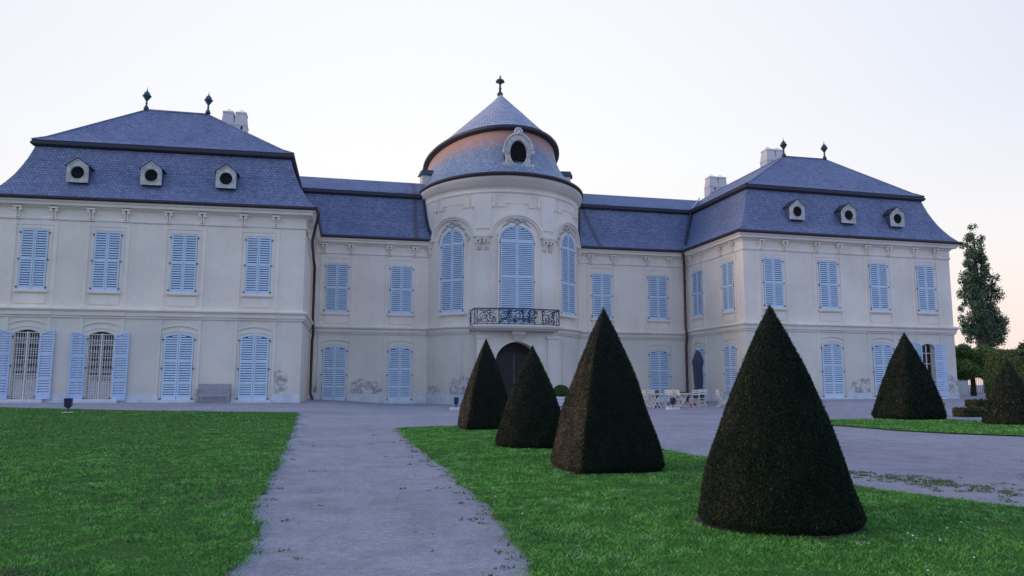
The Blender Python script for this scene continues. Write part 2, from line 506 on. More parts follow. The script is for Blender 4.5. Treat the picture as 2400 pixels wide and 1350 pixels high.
def wob(y, a=.05, s=0.):
    return a*(np.sin(y*2.3+s)*.5+np.sin(y*5.7+1.3*s+1)*.35+np.sin(y*13.1+2*s)*.3+np.sin(y*29+s)*.2)
def eL(y): return np.interp(y, [-6, 4, 5.1, 6.5, 7.3, 8, 10.6, 14.6, 22.8, 29.9, 40], [-.5, -.6, -.63, -.64, -.72, -.82, -.86, -1.0, -1.31, -1.62, -1.7])+wob(y, .06)
def lawn_top_left(x): return np.interp(x, [-40, -13.86, -9.95, -7.23, -1.6], [47.5, 35.6, 33.35, 31.8, 29.95])
def eR0(y): return np.interp(y, [2, 4.6, 5.3, 6.2, 7.3, 8, 10.1, 13.7, 19.8, 21], [.95, 1.17, 1.24, 1.34, 1.43, 1.38, 1.45, 1.39, 1.44, 1.5])+wob(y, .05, 2.)
def eR1(y): return np.interp(y, [2, 4.5, 6.19, 6.88, 7.8, 11.35, 12.5, 21], [9., 7.4, 6.4, 6.05, 5.83, 5.67, 5.57, 5.4])+wob(y, .05, 4.)
def lawn_top_right(x): return np.interp(x, [1.4, 2.36, 3.14, 5.5], [20.15, 20.68, 20.8, 20.9])
def eS0(y): return np.interp(y, [10, 12, 14.6, 15.6, 17, 19.6, 22.6], [19., 16.9, 15.25, 14.47, 13.87, 13.79, 13.8])+wob(y, .05, 5.)
def eS1(y): return 20.05+wob(y, .05, 6.)
GRASS_Z = .025
def lawn_left_map(U, V):
    # U 0..1 from far left to the path edge, V 0..1 from near to the back edge
    Y = -8+V*(lawn_top_left(-40+38.4*U)+8)
    X = -40+(eL(Y)+40)*U
    return X, Y
tag(grid_mesh('lawn', np.linspace(0, 1, 60), np.linspace(0, 1, 260), M['turf'], GRASS_Z, lawn_left_map), kind='structure')
def lawn_right_map(U, V):
    Y = 1+V*(lawn_top_right(1.4+4.1*U)-1)
    return eR0(Y)+(eR1(Y)-eR0(Y))*U, Y
tag(grid_mesh('lawn', np.linspace(0, 1, 40), np.linspace(0, 1, 200), M['turf'], GRASS_Z, lawn_right_map), kind='structure')
def lawn_strip_map(U, V):
    Y = 10+V*12.55
    return eS0(Y)+(eS1(Y)-eS0(Y))*U, Y
tag(grid_mesh('lawn', np.linspace(0, 1, 30), np.linspace(0, 1, 120), M['turf'], GRASS_Z, lawn_strip_map), kind='structure')

# grass blades: one object per lawn, density falls off with distance
def vnoise(x, y, s, seed):
    g = np.random.default_rng(seed).normal(size=(256, 256))
    o = 0
    for k, (f, a) in enumerate(((1., .8), (2.1, .5))):
        u = np.asarray(x)*s*f*.6+17.3*k; v = np.asarray(y)*s*f*.6+5.1*k
        i = np.floor(u).astype(int); j = np.floor(v).astype(int); p = u-i; q = v-j
        p = p*p*(3-2*p); q = q*q*(3-2*q)
        i0, i1, j0, j1 = i % 256, (i+1) % 256, j % 256, (j+1) % 256
        o = o+a*((g[i0, j0]*(1-p)+g[i1, j0]*p)*(1-q)+(g[i0, j1]*(1-p)+g[i1, j1]*p)*q)
    return o
YEWS = [(3.64, 5.95, .68, 0), (3.56, 10.08, .635, 1), (3.49, 13.9, .70, 0), (3.63, 19.45, .66, 1), (18.95, 22.6, .875, 1), (19.45, 19.0, .76, 0)]
def blades(name, pts, hgt, wid, dry=.0):
    for cx, cy, hw_, sq in YEWS:      # no grass on the painted ring of soil round each yew
        dx_, dy_ = np.abs(pts[:, 0]-cx), np.abs(pts[:, 1]-cy)
        dd = np.maximum(dx_, dy_) if sq else np.hypot(dx_, dy_)
        pts = pts[dd > hw_*rng.normal(.985, .03, len(pts))]
    n = len(pts)
    x, y = pts[:, 0], pts[:, 1]
    d = np.hypot(x, y)
    z = gha(x, y)+GRASS_Z-.004
    a = rng.uniform(0, 2*PI, n); h = hgt*rng.uniform(.45, 1.35, n)*(1+.35*vnoise(x, y, 3.7, 3))
    w = wid*rng.uniform(.7, 1.4, n)*np.clip(d/7, .75, 6)
    lean = rng.normal(0, 1.0, (n, 2))*h[:, None]
    dx, dy = np.cos(a)*w/2, np.sin(a)*w/2
    V = np.empty((n, 3, 3))
    V[:, 0] = np.stack([x-dx, y-dy, z], -1); V[:, 1] = np.stack([x+dx, y+dy, z], -1)
    V[:, 2] = np.stack([x+lean[:, 0], y+lean[:, 1], z+np.abs(h)], -1)
    F = np.arange(n*3).reshape(n, 3)
    t = .50+.05*vnoise(x, y, .8, 5)+.12*vnoise(x, y, 5, 9)+.19*vnoise(x, y, 17, 12)+rng.normal(0, .12, n)+dry-.09*np.clip((d-12)/12, 0, 1)
    t = np.where(rng.random(n) < .03, .97, t)
    return np_mesh(name, V.reshape(-1, 3), F, M['grass'], tint=np.clip(t, 0, 1))
def sample(n, fx0, fx1, y0, y1, top=None, pw=1.6):
    """more blades near the camera: y drawn with density ~ 1/d"""
    u = rng.random(n)
    y = y0*(y1/y0)**(u**(1/pw) if pw != 1 else u)
    x = fx0(y)+(fx1(y)-fx0(y))*rng.random(n)
    ok = np.ones(n, bool)
    if top is not None: ok = y < top(x)
    # only where the view can reach, with a margin for a step aside
    ang = np.arctan2(x, y)
    ok &= (ang > -.62) & (ang < 1.02)
    return np.stack([x[ok], y[ok]], -1)
p1 = sample(330000, lambda y: np.maximum(-40, -y*.62-1), lambda y: eL(y)+rng.exponential(.035, len(y)), 3.6, 36, lambda x: np.interp(x, [-40, -13.86, -9.95, -7.23, -1.6], [47.5, 35.6, 33.35, 31.8, 29.95]), 1.05)
tag(blades('grass', p1, .021, .008), kind='stuff')
p2 = sample(260000, lambda y: eR0(y)-rng.exponential(.035, len(y)), lambda y: eR1(y)+rng.exponential(.03, len(y)), 3.6, 21, lawn_top_right, 1.05)
tag(blades('grass', p2, .021, .008, .03), kind='stuff')
p3 = sample(50000, eS0, eS1, 10.2, 22.55, None, 1)
tag(blades('grass', p3, .024, .009, .05), kind='stuff')

def scatter_tufts(name, centres, mat, nb=16, r=.06, h=.022, w=.010):
    V = []; T = []
    for (x, y, k) in centres:
        z = gh(x, y)
        for i in range(int(nb*k)):
            a = rng.uniform(0, 2*PI); rr = r*k*math.sqrt(rng.random())
            px, py = x+rr*math.cos(a)*1.5, y+rr*math.sin(a)
            b = rng.uniform(0, PI); hh = h*rng.uniform(.4, 1.2)
            V += [(px-math.cos(b)*w, py-math.sin(b)*w, z+.002), (px+math.cos(b)*w, py+math.sin(b)*w, z+.002), (px+rng.normal(0, h*.6), py+rng.normal(0, h*.6), z+hh)]
            T.append(rng.random())
    V = np.array(V); return np_mesh(name, V, np.arange(len(V)).reshape(-1, 3), mat, tint=np.array(T))
cs = []
for y in np.linspace(4.5, 20, 70):
    if rng.random() < .75: cs.append((float(eR0(np.array([y]))[0])-rng.exponential(.12), y, rng.uniform(.5, 1.3)))
for y in np.linspace(4.5, 29, 60):
    if rng.random() < .6: cs.append((float(eL(np.array([y]))[0])+rng.exponential(.1), y, rng.uniform(.5, 1.2)))
for i in range(10): cs.append((rng.uniform(-.5, 1.1), 3.9+13*rng.random()**1.6, rng.uniform(.3, .7)))
for t in np.linspace(0, 1, 170):   # weedy seam in the courtyard beside the lawn
    x = np.interp(t, [0, .3, .6, 1], [6.6, 7.0, 7.05, 7.4]); y = np.interp(t, [0, .3, .6, 1], [9.3, 8.5, 7.9, 6.4])
    cs.append((x+rng.normal(0, .22), y+rng.normal(0, .22), rng.uniform(.4, 1.3)))
for i in range(40): cs.append((rng.uniform(6.4, 9), rng.uniform(5.5, 8.6), rng.uniform(.3, .9)))
tag(scatter_tufts('weeds', cs, M['weed']), kind='stuff')
cs = [(rng.uniform(-.6, 1.3), 3.8+14*rng.random()**1.5, rng.uniform(.1, .3)) for i in range(34)]+[(rng.uniform(7, 16), rng.uniform(7, 20), rng.uniform(.15, .5)) for i in range(90)]
tag(scatter_tufts('fallen_leaves', cs, M['dry_leaf'], 6, .04, .015, .012), kind='stuff')
# daisies in the right lawn
V = []; F = []
for i in range(20):
    y = 4.3+5.*rng.random()**1.2; e0, e1 = float(eR0(np.array([y]))[0]), float(eR1(np.array([y]))[0])
    x = e0+(e1-e0)*rng.random()
    if i < 10: x = min(e1-.1, 4.4+rng.normal(0, .35)); y = 5.2+rng.normal(0, .55)
    z = GRASS_Z+.026; b = len(V); r = rng.uniform(.005, .010)
    V.append((x, y, z+.006)); V += [(x+r*math.cos(k*PI/3), y+r*math.sin(k*PI/3), z+rng.normal(0, .002)) for k in range(6)]
    F += [(b, b+1+k, b+1+(k+1) % 6) for k in range(6)]
tag(np_mesh('daisies', np.array(V), np.array(F), M['flower']), kind='stuff')

# ------------------------------------------------------------------ the palace
PX = Vector((10.8, 47.0, 0))
palace = empty('palace', PX)
tag(palace, 'cream baroque palace with slate mansard roofs, blue shutters and a round domed middle', 'palace')
aL, aC, aR = -.0368, .0074, .0303
F_L = frame(-.01, 42.757, aL); F_C = frame(0, 50.706, aC); F_R = frame(.009, 42.112, aR)
aS = math.atan2(42.85-50.9, 24.49-24.40); F_S = frame(24.40, 50.9, aS)
aE = math.atan2(50.7-42.84, -2.2+2.26); F_E = frame(-2.26, 42.84, aE)
LFL, LFR = (-17.70, 43.408), (-2.26, 42.84)
RFL, RFR = (24.49, 42.854), (40.24, 43.33)
pathL = [(-17.2, 62.0), LFL, LFR, (-2.1, 62.0)]
pathR = [(24.3, 62.0), RFL, RFR, (39.9, 62.0)]
wing_y = lambda x: 50.706+.0074*x
pathW = [(-6., wing_y(-6.)), (30., wing_y(30.))]

ARC = lambda x, w, z, rise: z+rise*(1-(2*x/w)**2)
def arch_poly(cx, w, z0, zs, rise, n=10):
    """opening outline, counter-clockwise from bottom left"""
    pts = [(cx-w/2, z0), (cx+w/2, z0)]
    for i in range(n+1):
        x = w/2-w*i/n
        pts.append((cx+x, ARC(x, w, zs, rise)))
    return pts
def ell_poly(cx, cz, rx, rz, n=24):
    return [(cx+rx*math.cos(2*PI*i/n), cz+rz*math.sin(2*PI*i/n)) for i in range(n)]

# walls ---------------------------------------------------------------
OPEN_L = [(-15.92, 1.19, .30, 3.66, .2), (-12.37, 1.23, .22, 3.60, .2)]
OPEN_R = [(38.08, .98, .42, 3.72, .15)]
def pavilion_wall(F, s0, s1, opens, pts, name):
    b = MB(F)
    holes = [arch_poly(*o) for o in opens]
    b.prism_xz([(s0, -.6), (s1, -.6), (s1, 10.3), (s0, 10.3)], 0, .32, holes)
    b.T = None
    # the other three sides, butting against the front wall
    (a, fl, fr, c) = pts
    b.T = None
    for p, q in ((a, fl), (fr, c)):
        d = (Vector(q)-Vector(p)).normalized(); n = Vector((-d.y, d.x))*.32
        p = Vector(p); q = Vector(q)
        if p == Vector(fr): p = p+d*.323
        else: q = q-d*.323
        pts4 = [(p.x, p.y), (q.x, q.y), (q.x+n.x, q.y+n.y), (p.x+n.x, p.y+n.y)]
        b.hexa([(x, y, -.6) for x, y in pts4], [(x, y, 10.297) for x, y in pts4])
    p, q = Vector(c), Vector(a)
    b.hexa([(q.x+.33, q.y-.32, -.6), (p.x-.33, p.y-.32, -.6), (p.x-.33, p.y, -.6), (q.x+.33, q.y, -.6)], [(q.x+.33, q.y-.32, 10.29), (p.x-.33, p.y-.32, 10.29), (p.x-.33, p.y, 10.29), (q.x+.33, q.y, 10.29)])
    return b.build(name, M['plaster'], palace, PX)
pavilion_wall(F_L, -17.7, -2.25, OPEN_L, pathL, 'pavilion_wall')
pavilion_wall(F_R, 24.488, 40.245, OPEN_R, pathR, 'pavilion_wall')
AXX, AXY, DR = 10.78, 52.8, 5.7
for s0, s1 in ((-2.05, 6.2), (15.4, 24.2)):
    b = MB(F_C); b.box(s0, s1, 0, .32, -.6, 10.3)
    b.build('wing_wall', M['plaster'], palace, PX)
def cyl(phi, d, z, R=DR):
    return Vector((AXX+(R+d)*math.sin(phi), AXY-(R+d)*math.cos(phi), z))
def cylT(phi0):
    """local (s, y inward, z) bent round the drum from the angle phi0"""
    return lambda p: cyl(phi0+p.x/DR, -p.y, p.z)
b = MB()
n = 64
b.smooth = True
vs = []; fs = []
ang = [R_(-115+230*i/n) for i in range(n+1)]
for a in ang: vs += [cyl(a, 0, -.6), cyl(a, 0, 4.4), cyl(a, 0, 14.2)]
for i in range(n):
    fs.append((3*i+1, 3*i+4, 3*i+5, 3*i+2))
    if abs(-115+230*(i+.5)/n) > 17: fs.append((3*i, 3*i+3, 3*i+4, 3*i+1))      # open behind the portal
b.add(vs, fs)
b.build('rotunda_wall', M['plaster'], palace, PX)

# cornices, string courses, gutters -----------------------------------
CORN = [(.03, 9.62), (.06, 9.66), (.06, 9.76), (.03, 9.79), (.03, 10.22), (.10, 10.26), (.14, 10.34), (.38, 10.38), (.40, 10.50), (.49, 10.55), (.52, 10.62), (.3, 10.63)]
GUT = [(.46, 10.625), (.59, 10.635), (.65, 10.70), (.65, 10.80), (.57, 10.80), (.55, 10.72)]
def strc(z): return [(.0, z-.52), (.07, z-.515), (.07, z-.40), (.13, z-.39), (.13, z-.20), (.18, z-.18), (.27, z-.11), (.27, z-.03), (.02, z+.05), (0, z+.05)]
def shift(prof, dz, dd=0): return [(d+dd, z+dz) for d, z in prof]
for path, zs in ((pathL, 5.02), (pathR, 5.015)):
    b = MB(); b.sweep(path, CORN); b.build('cornice', M['stucco'], palace, PX)
    b = MB(); b.sweep(path, GUT); b.build('gutter', M['gutter'], palace, PX)
    b = MB(); b.sweep(path, strc(zs)); b.build('string_course', M['stucco'], palace, PX)
pathC = [(-2.0, wing_y(-2.0)), (24.2, wing_y(24.2))]
for x0, x1 in ((-2.0, 5.6), (16.0, 24.2)):
    p = [(x0, wing_y(x0)), (x1, wing_y(x1))]
    b = MB(); b.sweep(p, shift(CORN, .012)); b.build('cornice', M['stucco'], palace, PX)
    b = MB(); b.sweep(p, shift(GUT, .012)); b.build('gutter', M['gutter'], palace, PX)
    b = MB(); b.sweep(p, strc(4.85)); b.build('string_course', M['stucco'], palace, PX)
# round the drum
def drum_path(a0, a1, n=40): return [tuple(cyl(R_(a0+(a1-a0)*i/n), 0, 0))[:2] for i in range(n+1)]
for a0, a1 in ((-72, -30), (30, 72)):
    b = MB(); b.smooth = True; b.sweep(drum_path(a0, a1, 24), strc(4.845)); b.build('string_course', M['stucco'], palace, PX)
def drum_sweep(b, prof, a0=-112, a1=112, n=72):
    vs = []; k = len(prof)
    for i in range(n+1):
        a = R_(a0+(a1-a0)*i/n); q = .30+.86*max(0, math.cos(a))**2
        vs += [cyl(a, d*q, z+.16*max(0, math.cos(a))**2-.16) for d, z in prof]
    b.add(vs, [(i*k+j, (i+1)*k+j, (i+1)*k+j+1, i*k+j+1) for i in range(n) for j in range(k-1)])
DCORN = [(.02, 13.52), (.09, 13.56), (.09, 13.66), (.04, 13.70), (.04, 13.90), (.12, 13.96), (.40, 14.02), (.44, 14.16), (.60, 14.22), (.68, 14.38), (.74, 14.46), (.2, 14.48)]
DGUT = [(.66, 14.47), (.84, 14.49), (.92, 14.56), (.92, 14.68), (.82, 14.68), (.80, 14.60)]
b = MB(); b.smooth = True; drum_sweep(b, DCORN); b.build('cornice', M['stucco'], palace, PX)
b = MB(); b.smooth = True; drum_sweep(b, DGUT); b.build('gutter', M['gutter'], palace, PX)

# plinths ---------------------------------------------------------------
def plinth(F, segs, z1, z0=-.6):
    for s0, s1 in segs:
        b = MB(F); b.box(s0, s1, -.045, .05, z0, z1)
        b.build('plinth', M['stone'], palace, PX)
plinth(F_L, [(-17.72, -16.75), (-15.0, -13.25), (-11.3, -9.45), (-7.55, -5.6), (-3.75, -2.235)], .56)
plinth(F_C, [(-2.05, -1.45), (.35, 2.8), (4.6, 5.5)], .45)
plinth(F_C, [(16.1, 16.95), (18.75, 21.2), (23.05, 24.15)], .40)
plinth(F_R, [(24.44, 25.6), (27.6, 29.65), (31.6, 33.45), (35.45, 37.2), (39.1, 40.29)], .62)
plinth(F_S, [(.1, .85), (2.75, 5.15), (7.05, 7.98)], .55)
for a0, a1 in ((-70, -32), (32, 70)):
    b = MB(); b.smooth = True; b.sweep(drum_path(a0, a1, 20), [(.0, .42), (.05, .41), (.05, -.6)][::-1]); b.build('plinth', M['stone'], palace, PX)

# bay strips (raised wall panels behind each window axis) and brackets ---
def bay(F, s, zs, z0, w=2.15):
    b = MB(F)
    for x0, x1 in ((s-w/2, s-w/2+.16), (s+w/2-.16, s+w/2)):
        b.box(x0, x1, -.05, .02, z0, zs-.53)
        b.box(x0, x1, -.05, .02, zs+.06, 9.61)
    b.box(s-w/2-.03, s+w/2+.03, -.305, -.1, zs-.113, zs-.025)
    b.box(s-w/2-.03, s+w/2+.03, -.165, -.05, zs-.393, zs-.19)
    b.box(s-w/2+.16, s+w/2-.16, -.03, .02, 9.35, 9.61)
    # apron panel below the sill and fillet band at sill height
    b.box(s-.72, s+.72, -.045, .02, zs+.2, zs+.72)
    return b.build('bay_panel', M['stucco'], palace, PX)
def bracket_mesh():
    b = MB()
    b.box(-.24, .24, -.34, 0, .56, .66)
    for sx in (-1, 1):
        b.lathe_x = None
        pts = [(sx*.15+sx*.085*math.cos(t), .47+.085*math.sin(t)) for t in [k*PI/5 for k in range(10)]]
        b.prism_xz(pts, -.30, 0)
        pts = [(sx*.09+sx*.055*math.cos(t), .06+.055*math.sin(t)) for t in [k*PI/5 for k in range(10)]]
        b.prism_xz(pts, -.2, 0)
        b.hexa([(sx*.06-.035, -.14, .06), (sx*.06+.035, -.14, .06), (sx*.06+.035, 0, .06), (sx*.06-.035, 0, .06)],
               [(sx*.08-.04, -.26, .50), (sx*.08+.04, -.26, .50), (sx*.08+.04, 0, .50), (sx*.08-.04, 0, .50)])
    b.box(-.17, .17, -.15, 0, -.06, 0.)
    b.mi = 1
    b.hexa([(-.025, -.10, .06), (.025, -.10, .06), (.025, 0, .06), (-.025, 0, .06)], [(-.03, -.2, .5), (.03, -.2, .5), (.03, 0, .5), (-.03, 0, .5)])
    return b
br0 = bracket_mesh().build('bracket', [M['stucco'], M['dormer_stone']], palace)
br_first = [True]
def bracket(F, ang, s, z=9.70, sc=None):
    w = F @ Vector((s, -.03, z))
    if br_first[0]:
        o = br0; br_first[0] = False
    else:
        o = br0.copy(); col.objects.link(o)
    o.location = w-PX; o.rotation_euler = (0, 0, ang)
    o.scale = (.88, .75, .92)
    return o

# windows ----------------------------------------------------------------
def shutter_leaf(w, h, rails, rise=0., full=None, pitch=.128, hinge=-1, solid=0.):
    """leaf with its hinge edge at x=0 growing to +x (hinge=-1, left leaf) ; arch height follows half the opening"""
    b = MB()
    W2 = w
    def top(x):   # x from hinge edge; centre of opening at x=w
        if rise <= 0: return h
        if full == 'ellipse':
            q = 1-((x-W2)/W2)**2
            return h+rise*math.sqrt(max(0, q))
        return h+rise*(1-((x-W2)/W2)**2)
    st = .075; t0, t1 = -.045, 0.0
    xs0, xs1 = .012, w-.008
    # stiles
    def stile(x0, x1):
        n = 4 if full == 'ellipse' else 1
        for i in range(n):
            a = x0+(x1-x0)*i/n; c = x0+(x1-x0)*(i+1)/n
            b.hexa([(a, t0, 0), (c, t0, 0), (c, t1, 0), (a, t1, 0)], [(a, t0, top(a)), (c, t0, top(c)), (c, t1, top(c)), (a, t1, top(a))])
    stile(xs0, xs0+st); stile(xs1-st, xs1)
    rails = sorted(rails)
    for r0, r1 in rails: b.box(xs0+st, xs1-st, t0+.002, t1-.002, r0, r1)
    # top rail following the arch
    n = 8 if rise > 0 else 1
    th = .085
    for i in range(n):
        a = xs0+st+(xs1-xs0-2*st)*i/n; c = xs0+st+(xs1-xs0-2*st)*(i+1)/n
        za, zc = max(.0, top(a)-th), max(.0, top(c)-th)
        b.hexa([(a, t0+.002, za), (c, t0+.002, zc), (c, t1-.002, zc), (a, t1-.002, za)], [(a, t0+.002, top(a)), (c, t0+.002, top(c)), (c, t1-.002, top(c)), (a, t1-.002, top(a))])
    # slats, evenly filling each field between two rails
    zmax = h+rise
    ends = [(r0, r1) for r0, r1 in rails]+[(zmax-th, zmax)]
    for (p0, p1), (q0, q1) in zip(ends[:-1], ends[1:]):
        m_ = max(1, round((q0-p1)/pitch)); pp = (q0-p1)/m_
        for k_ in range(m_):
            z = p1+pp*(k_+.5)
            xa = xs0+st
            if rise > 0:
                while xa < xs1-st-.05 and top(xa)-th < z+pp*.2: xa += .015
            if xa < xs1-st-.05 and top(xs1-st)-th > z:
                lo, hi = z-pp*.47, z+pp*.15
                b.hexa([(xa, t0+.004, lo), (xs1-st, t0+.004, lo), (xs1-st, t1-.004, hi-.02), (xa, t1-.004, hi-.02)],
                       [(xa, t0+.004, lo+.025), (xs1-st, t0+.004, lo+.025), (xs1-st, t1-.004, hi+.006), (xa, t1-.004, hi+.006)])
    # hinge pins
    b.mi = 1
    for hz in (.12, h*.5, h-.18):
        b.box(-.075, .02, t0-.012, t0+.01, hz-.02, hz+.02)
        b.box(-.085, -.055, t0-.014, t0+.012, hz-.05, hz+.05)
    if hinge > 0:
        b.v = [(-p[0], p[1], p[2]) for p in b.v]; b.f = [f[::-1] for f in b.f]
    return b
def mk(name, b, mats):
    me = bpy.data.meshes.new(name)
    me.from_pydata(b.v, [], b.f)
    for m in mats: me.materials.append(m)
    me.polygons.foreach_set('material_index', b.m)
    me.update(); return me
SM = [M['shutter'], M['verdigris']]
UW, UH = 1.40, 3.19
up_rails = [(0, .12), (UH*.5-.05, UH*.5+.05)]
up_l = mk('shutter', shutter_leaf(UW/2, UH, up_rails, hinge=-1), SM)
up_r = mk('shutter', shutter_leaf(UW/2, UH, up_rails, hinge=1), SM)
LW, LH, LR = 1.50, 3.38, .17
lo_rails = [(0, .24), (.86, .94), (2.0, 2.10)]
lo_l = mk('shutter', shutter_leaf(LW/2, LH, lo_rails, LR, hinge=-1), SM)
lo_r = mk('shutter', shutter_leaf(LW/2, LH, lo_rails, LR, hinge=1), SM)
SMP = [M['shutter_pale'], M['verdigris']]
op_l = mk('shutter', shutter_leaf(.74, 3.36, [(0, .26), (.95, 1.08), (2.2, 2.33)], .17, hinge=-1), SMP)
op_r = mk('shutter', shutter_leaf(.74, 3.36, [(0, .26), (.95, 1.08), (2.2, 2.33)], .17, hinge=1), SMP)

def upper_frame():
    b = MB()
    b.mi = 1; b.box(-UW/2+.01, UW/2-.01, -.012, .0, .02, UH-.02)
    b.mi = 0
    b.box(-UW/2-.14, UW/2+.14, -.16, .02, -.125, -.01)     # sill
    b.box(-UW/2-.10, UW/2+.10, -.10, .02, -.18, -.125)
    for s in (-1, 1):
        x0, x1 = sorted((s*(UW/2+.025), s*(UW/2+.15)))
        b.box(x0, x1, -.026, .02, -.008, UH+.19)
    b.box(-UW/2-.025, UW/2+.025, -.026, .02, UH+.05, UH+.19)
    return b
uf = mk('window', upper_frame(), [M['stucco'], M['shutter_dark']])
def lower_frame():
    b = MB()
    b.mi = 1; b.prism_xz(arch_poly(0, LW-.02, .01, LH-.02, LR), -.012, 0)
    b.mi = 0
    for s in (-1, 1):
        x0, x1 = sorted((s*(LW/2+.03), s*(LW/2+.15)))
        b.box(x0, x1, -.026, .02, .0, LH+.03)
    n = 12    # flat arch band and raised hood
    for w, z, rise, th, d in ((LW+.30, LH+.06, LR+.02, .11, .028), (LW+.62, LH+.30, LR+.06, .07, .055)):
        for i in range(n):
            a = -w/2+w*i/n; c = -w/2+w*(i+1)/n
            za, zc = ARC(a, w, z, rise), ARC(c, w, z, rise)
            b.hexa([(a, -d, za), (c, -d, zc), (c, .02, zc), (a, .02, za)], [(a, -d, za+th), (c, -d, zc+th), (c, .02, zc+th), (a, .02, za+th)])
    return b
lf = mk('window', lower_frame(), [M['stucco'], M['shutter_dark']])

def win(F, ang, s, z, w, h, upper=True, dep=-.0):
    p = F @ Vector((s, dep, z))
    o = place(uf if upper else lf, 'window', palace, p-PX, ang, (w/(UW if upper else LW), 1, h/(UH if upper else LH+LR)))
    if upper: prs = ((up_l, -UW/2), (up_r, UW/2))
    else: prs = ((lo_l, -LW/2), (lo_r, LW/2))
    for me, x in prs: place(me, 'shutter', o, (x, -.018, 0), random.uniform(-.008, .008))
    return o
def step(F, ang, s, z0, z1, w=2.1, d=.42):
    b = MB(F); b.box(s-w/2, s+w/2, -d, -.05, z0, z1)
    b.box(s-w/2+.06, s+w/2-.06, -d+.1, -.05, z1-.01, z1+.05)
    return b.build('doorstep', M['step'], palace, PX)
Lc = [-15.902, -12.373, -8.533, -4.685]
Rc = [26.568, 30.618, 34.450, 38.187]
Cc = [-.555, 3.66, 17.853, 22.142]
Sc = [1.82, 6.10]
for i, s in enumerate(Lc):
    bay(F_L, s, 5.02, .57); win(F_L, aL, s, 5.935, 1.31, 3.168)
    for k in (-1, 1): bracket(F_L, aL, s+k*.86)
    if i > 1:
        win(F_L, aL, s, .19, 1.494, 3.58, False)
    step(F_L, aL, s, -.2, .20 if i > 1 else .24)
for i, s in enumerate(Rc):
    bay(F_R, s, 5.015, .63); win(F_R, aR, s, 5.978, 1.37, 3.153)
    for k in (-1, 1): bracket(F_R, aR, s+k*.84)
    if i < 3: win(F_R, aR, s, .29, 1.498, 3.54, False)
    step(F_R, aR, s, -.1, .30)
for i, s in enumerate(Cc):
    bay(F_C, s, 4.85, .46); win(F_C, aC, s, 5.742, 1.446, 3.223)
    for k in (-1, 1): bracket(F_C, aC, s+k*.86)
    win(F_C, aC, s, -.04, 1.497, 3.62, False)
    step(F_C, aC, s, -.4, -.03)
for i, s in enumerate(Sc):
    bay(F_S, s, 5.01, .56, 1.95); win(F_S, aS, s, 5.88, 1.418, 3.22)
    for k in (-1, 1): bracket(F_S, aS, s+k*.8)
    win(F_S, aS, s, .1, 1.53, 3.60, False)
    step(F_S, aS, s, -.3, .10)
for s in (1.4, 3.1, 5.2, 6.9): bracket(F_E, aE, s)

# the two open grille windows and the half open window -------------------
def grille_window(F, ang, s, w, z0, zs, rise):
    h = zs-z0
    b = MB(); b.mi = 0
    b.prism_xz(arch_poly(0, w+.3, -.02, h+.06, rise+.02, 10), .30, .31)     # dark pane behind
    b.mi = 1
    for x in (-w/2+.05, -.03, w/2-.11): b.box(x, x+.06, .24, .29, 0, h+rise*.6)
    for z in (.75, 1.5, 2.2, 2.9): b.box(-w/2, w/2, .25, .285, z, z+.05)
    b.box(-w/2+.11, -.03, .27, .29, 0, .98); b.box(.03, w/2-.11, .27, .29, 0, .98)
    b.mi = 2
    b.box(-w/2+.15, w/2-.15, .292, .298, 3.0, h); b.box(-w/2+.12, -.12, .292, .298, 1.6, 1.9)
    o = b.build('window', [M['glass'], M['white'], M['warm_inner']], palace, loc=(F @ Vector((s, 0, z0)))-PX)
    o.rotation_euler = (0, 0, ang)
    g = MB(); y0, y1 = .10, .125
    g.box(-.035, .035, y0-.02, y1, 0, h+rise*.5)
    g.box(-w/2, w/2, y0-.012, y1, h+.02, h+.07)
    nb = 5
    for sd in (-1, 1):
        for k in range(nb):
            x = sd*(.10+(w/2-.13)*k/(nb-1))
            g.box(x-.012, x+.012, y0, y1-.005, .02, h)
    for z in (.06, 1.28, 1.62, 2.0, 2.35, 2.85, 3.12):
        if z < h: g.box(-w/2, w/2, y0-.006, y1-.002, z, z+.022)
    for z in (1.42, 1.82, 2.46, 2.98):   # rows of rings
        for sd in (-1, 1):
            for k in range(nb-1):
                x = sd*(.10+(w/2-.13)*(k+.5)/(nb-1))
                r = .05
                g.tube([(x+r*math.cos(t), y0+.005, z+.07+r*1.3*math.sin(t)) for t in [q*PI/4 for q in range(9)]], .011, 4, False)
    for z in np.arange(.12, 1.2, .12):   # close lattice at the bottom
        for sd in (-1, 1):
            for k in range(nb-1):
                xa = sd*(.10+(w/2-.13)*k/(nb-1)); xb = sd*(.10+(w/2-.13)*(k+1)/(nb-1))
                g.tube([(xa, y0+.004, z), (xb, y0+.004, z+.12)], .012, 4, False); g.tube([(xb, y0+.008, z), (xa, y0+.008, z+.12)], .012, 4, False)
    g.build('grille', M['grille'], o)
    n = 12
    for ww, z, rs, th, d in ((w+.42, h+.16, rise, .10, .028), (w+.75, h+.42, rise+.04, .07, .055)):
        b = MB()
        for i in range(n):
            a = -ww/2+ww*i/n; c = -ww/2+ww*(i+1)/n
            za, zc = ARC(a, ww, z, rs), ARC(c, ww, z, rs)
            b.hexa([(a, -d, za), (c, -d, zc), (c, .02, zc), (a, .02, za)], [(a, -d, za+th), (c, -d, zc+th), (c, .02, zc+th), (a, .02, za+th)])
        b.build('hood_mould', M['stucco'], o)
    return o
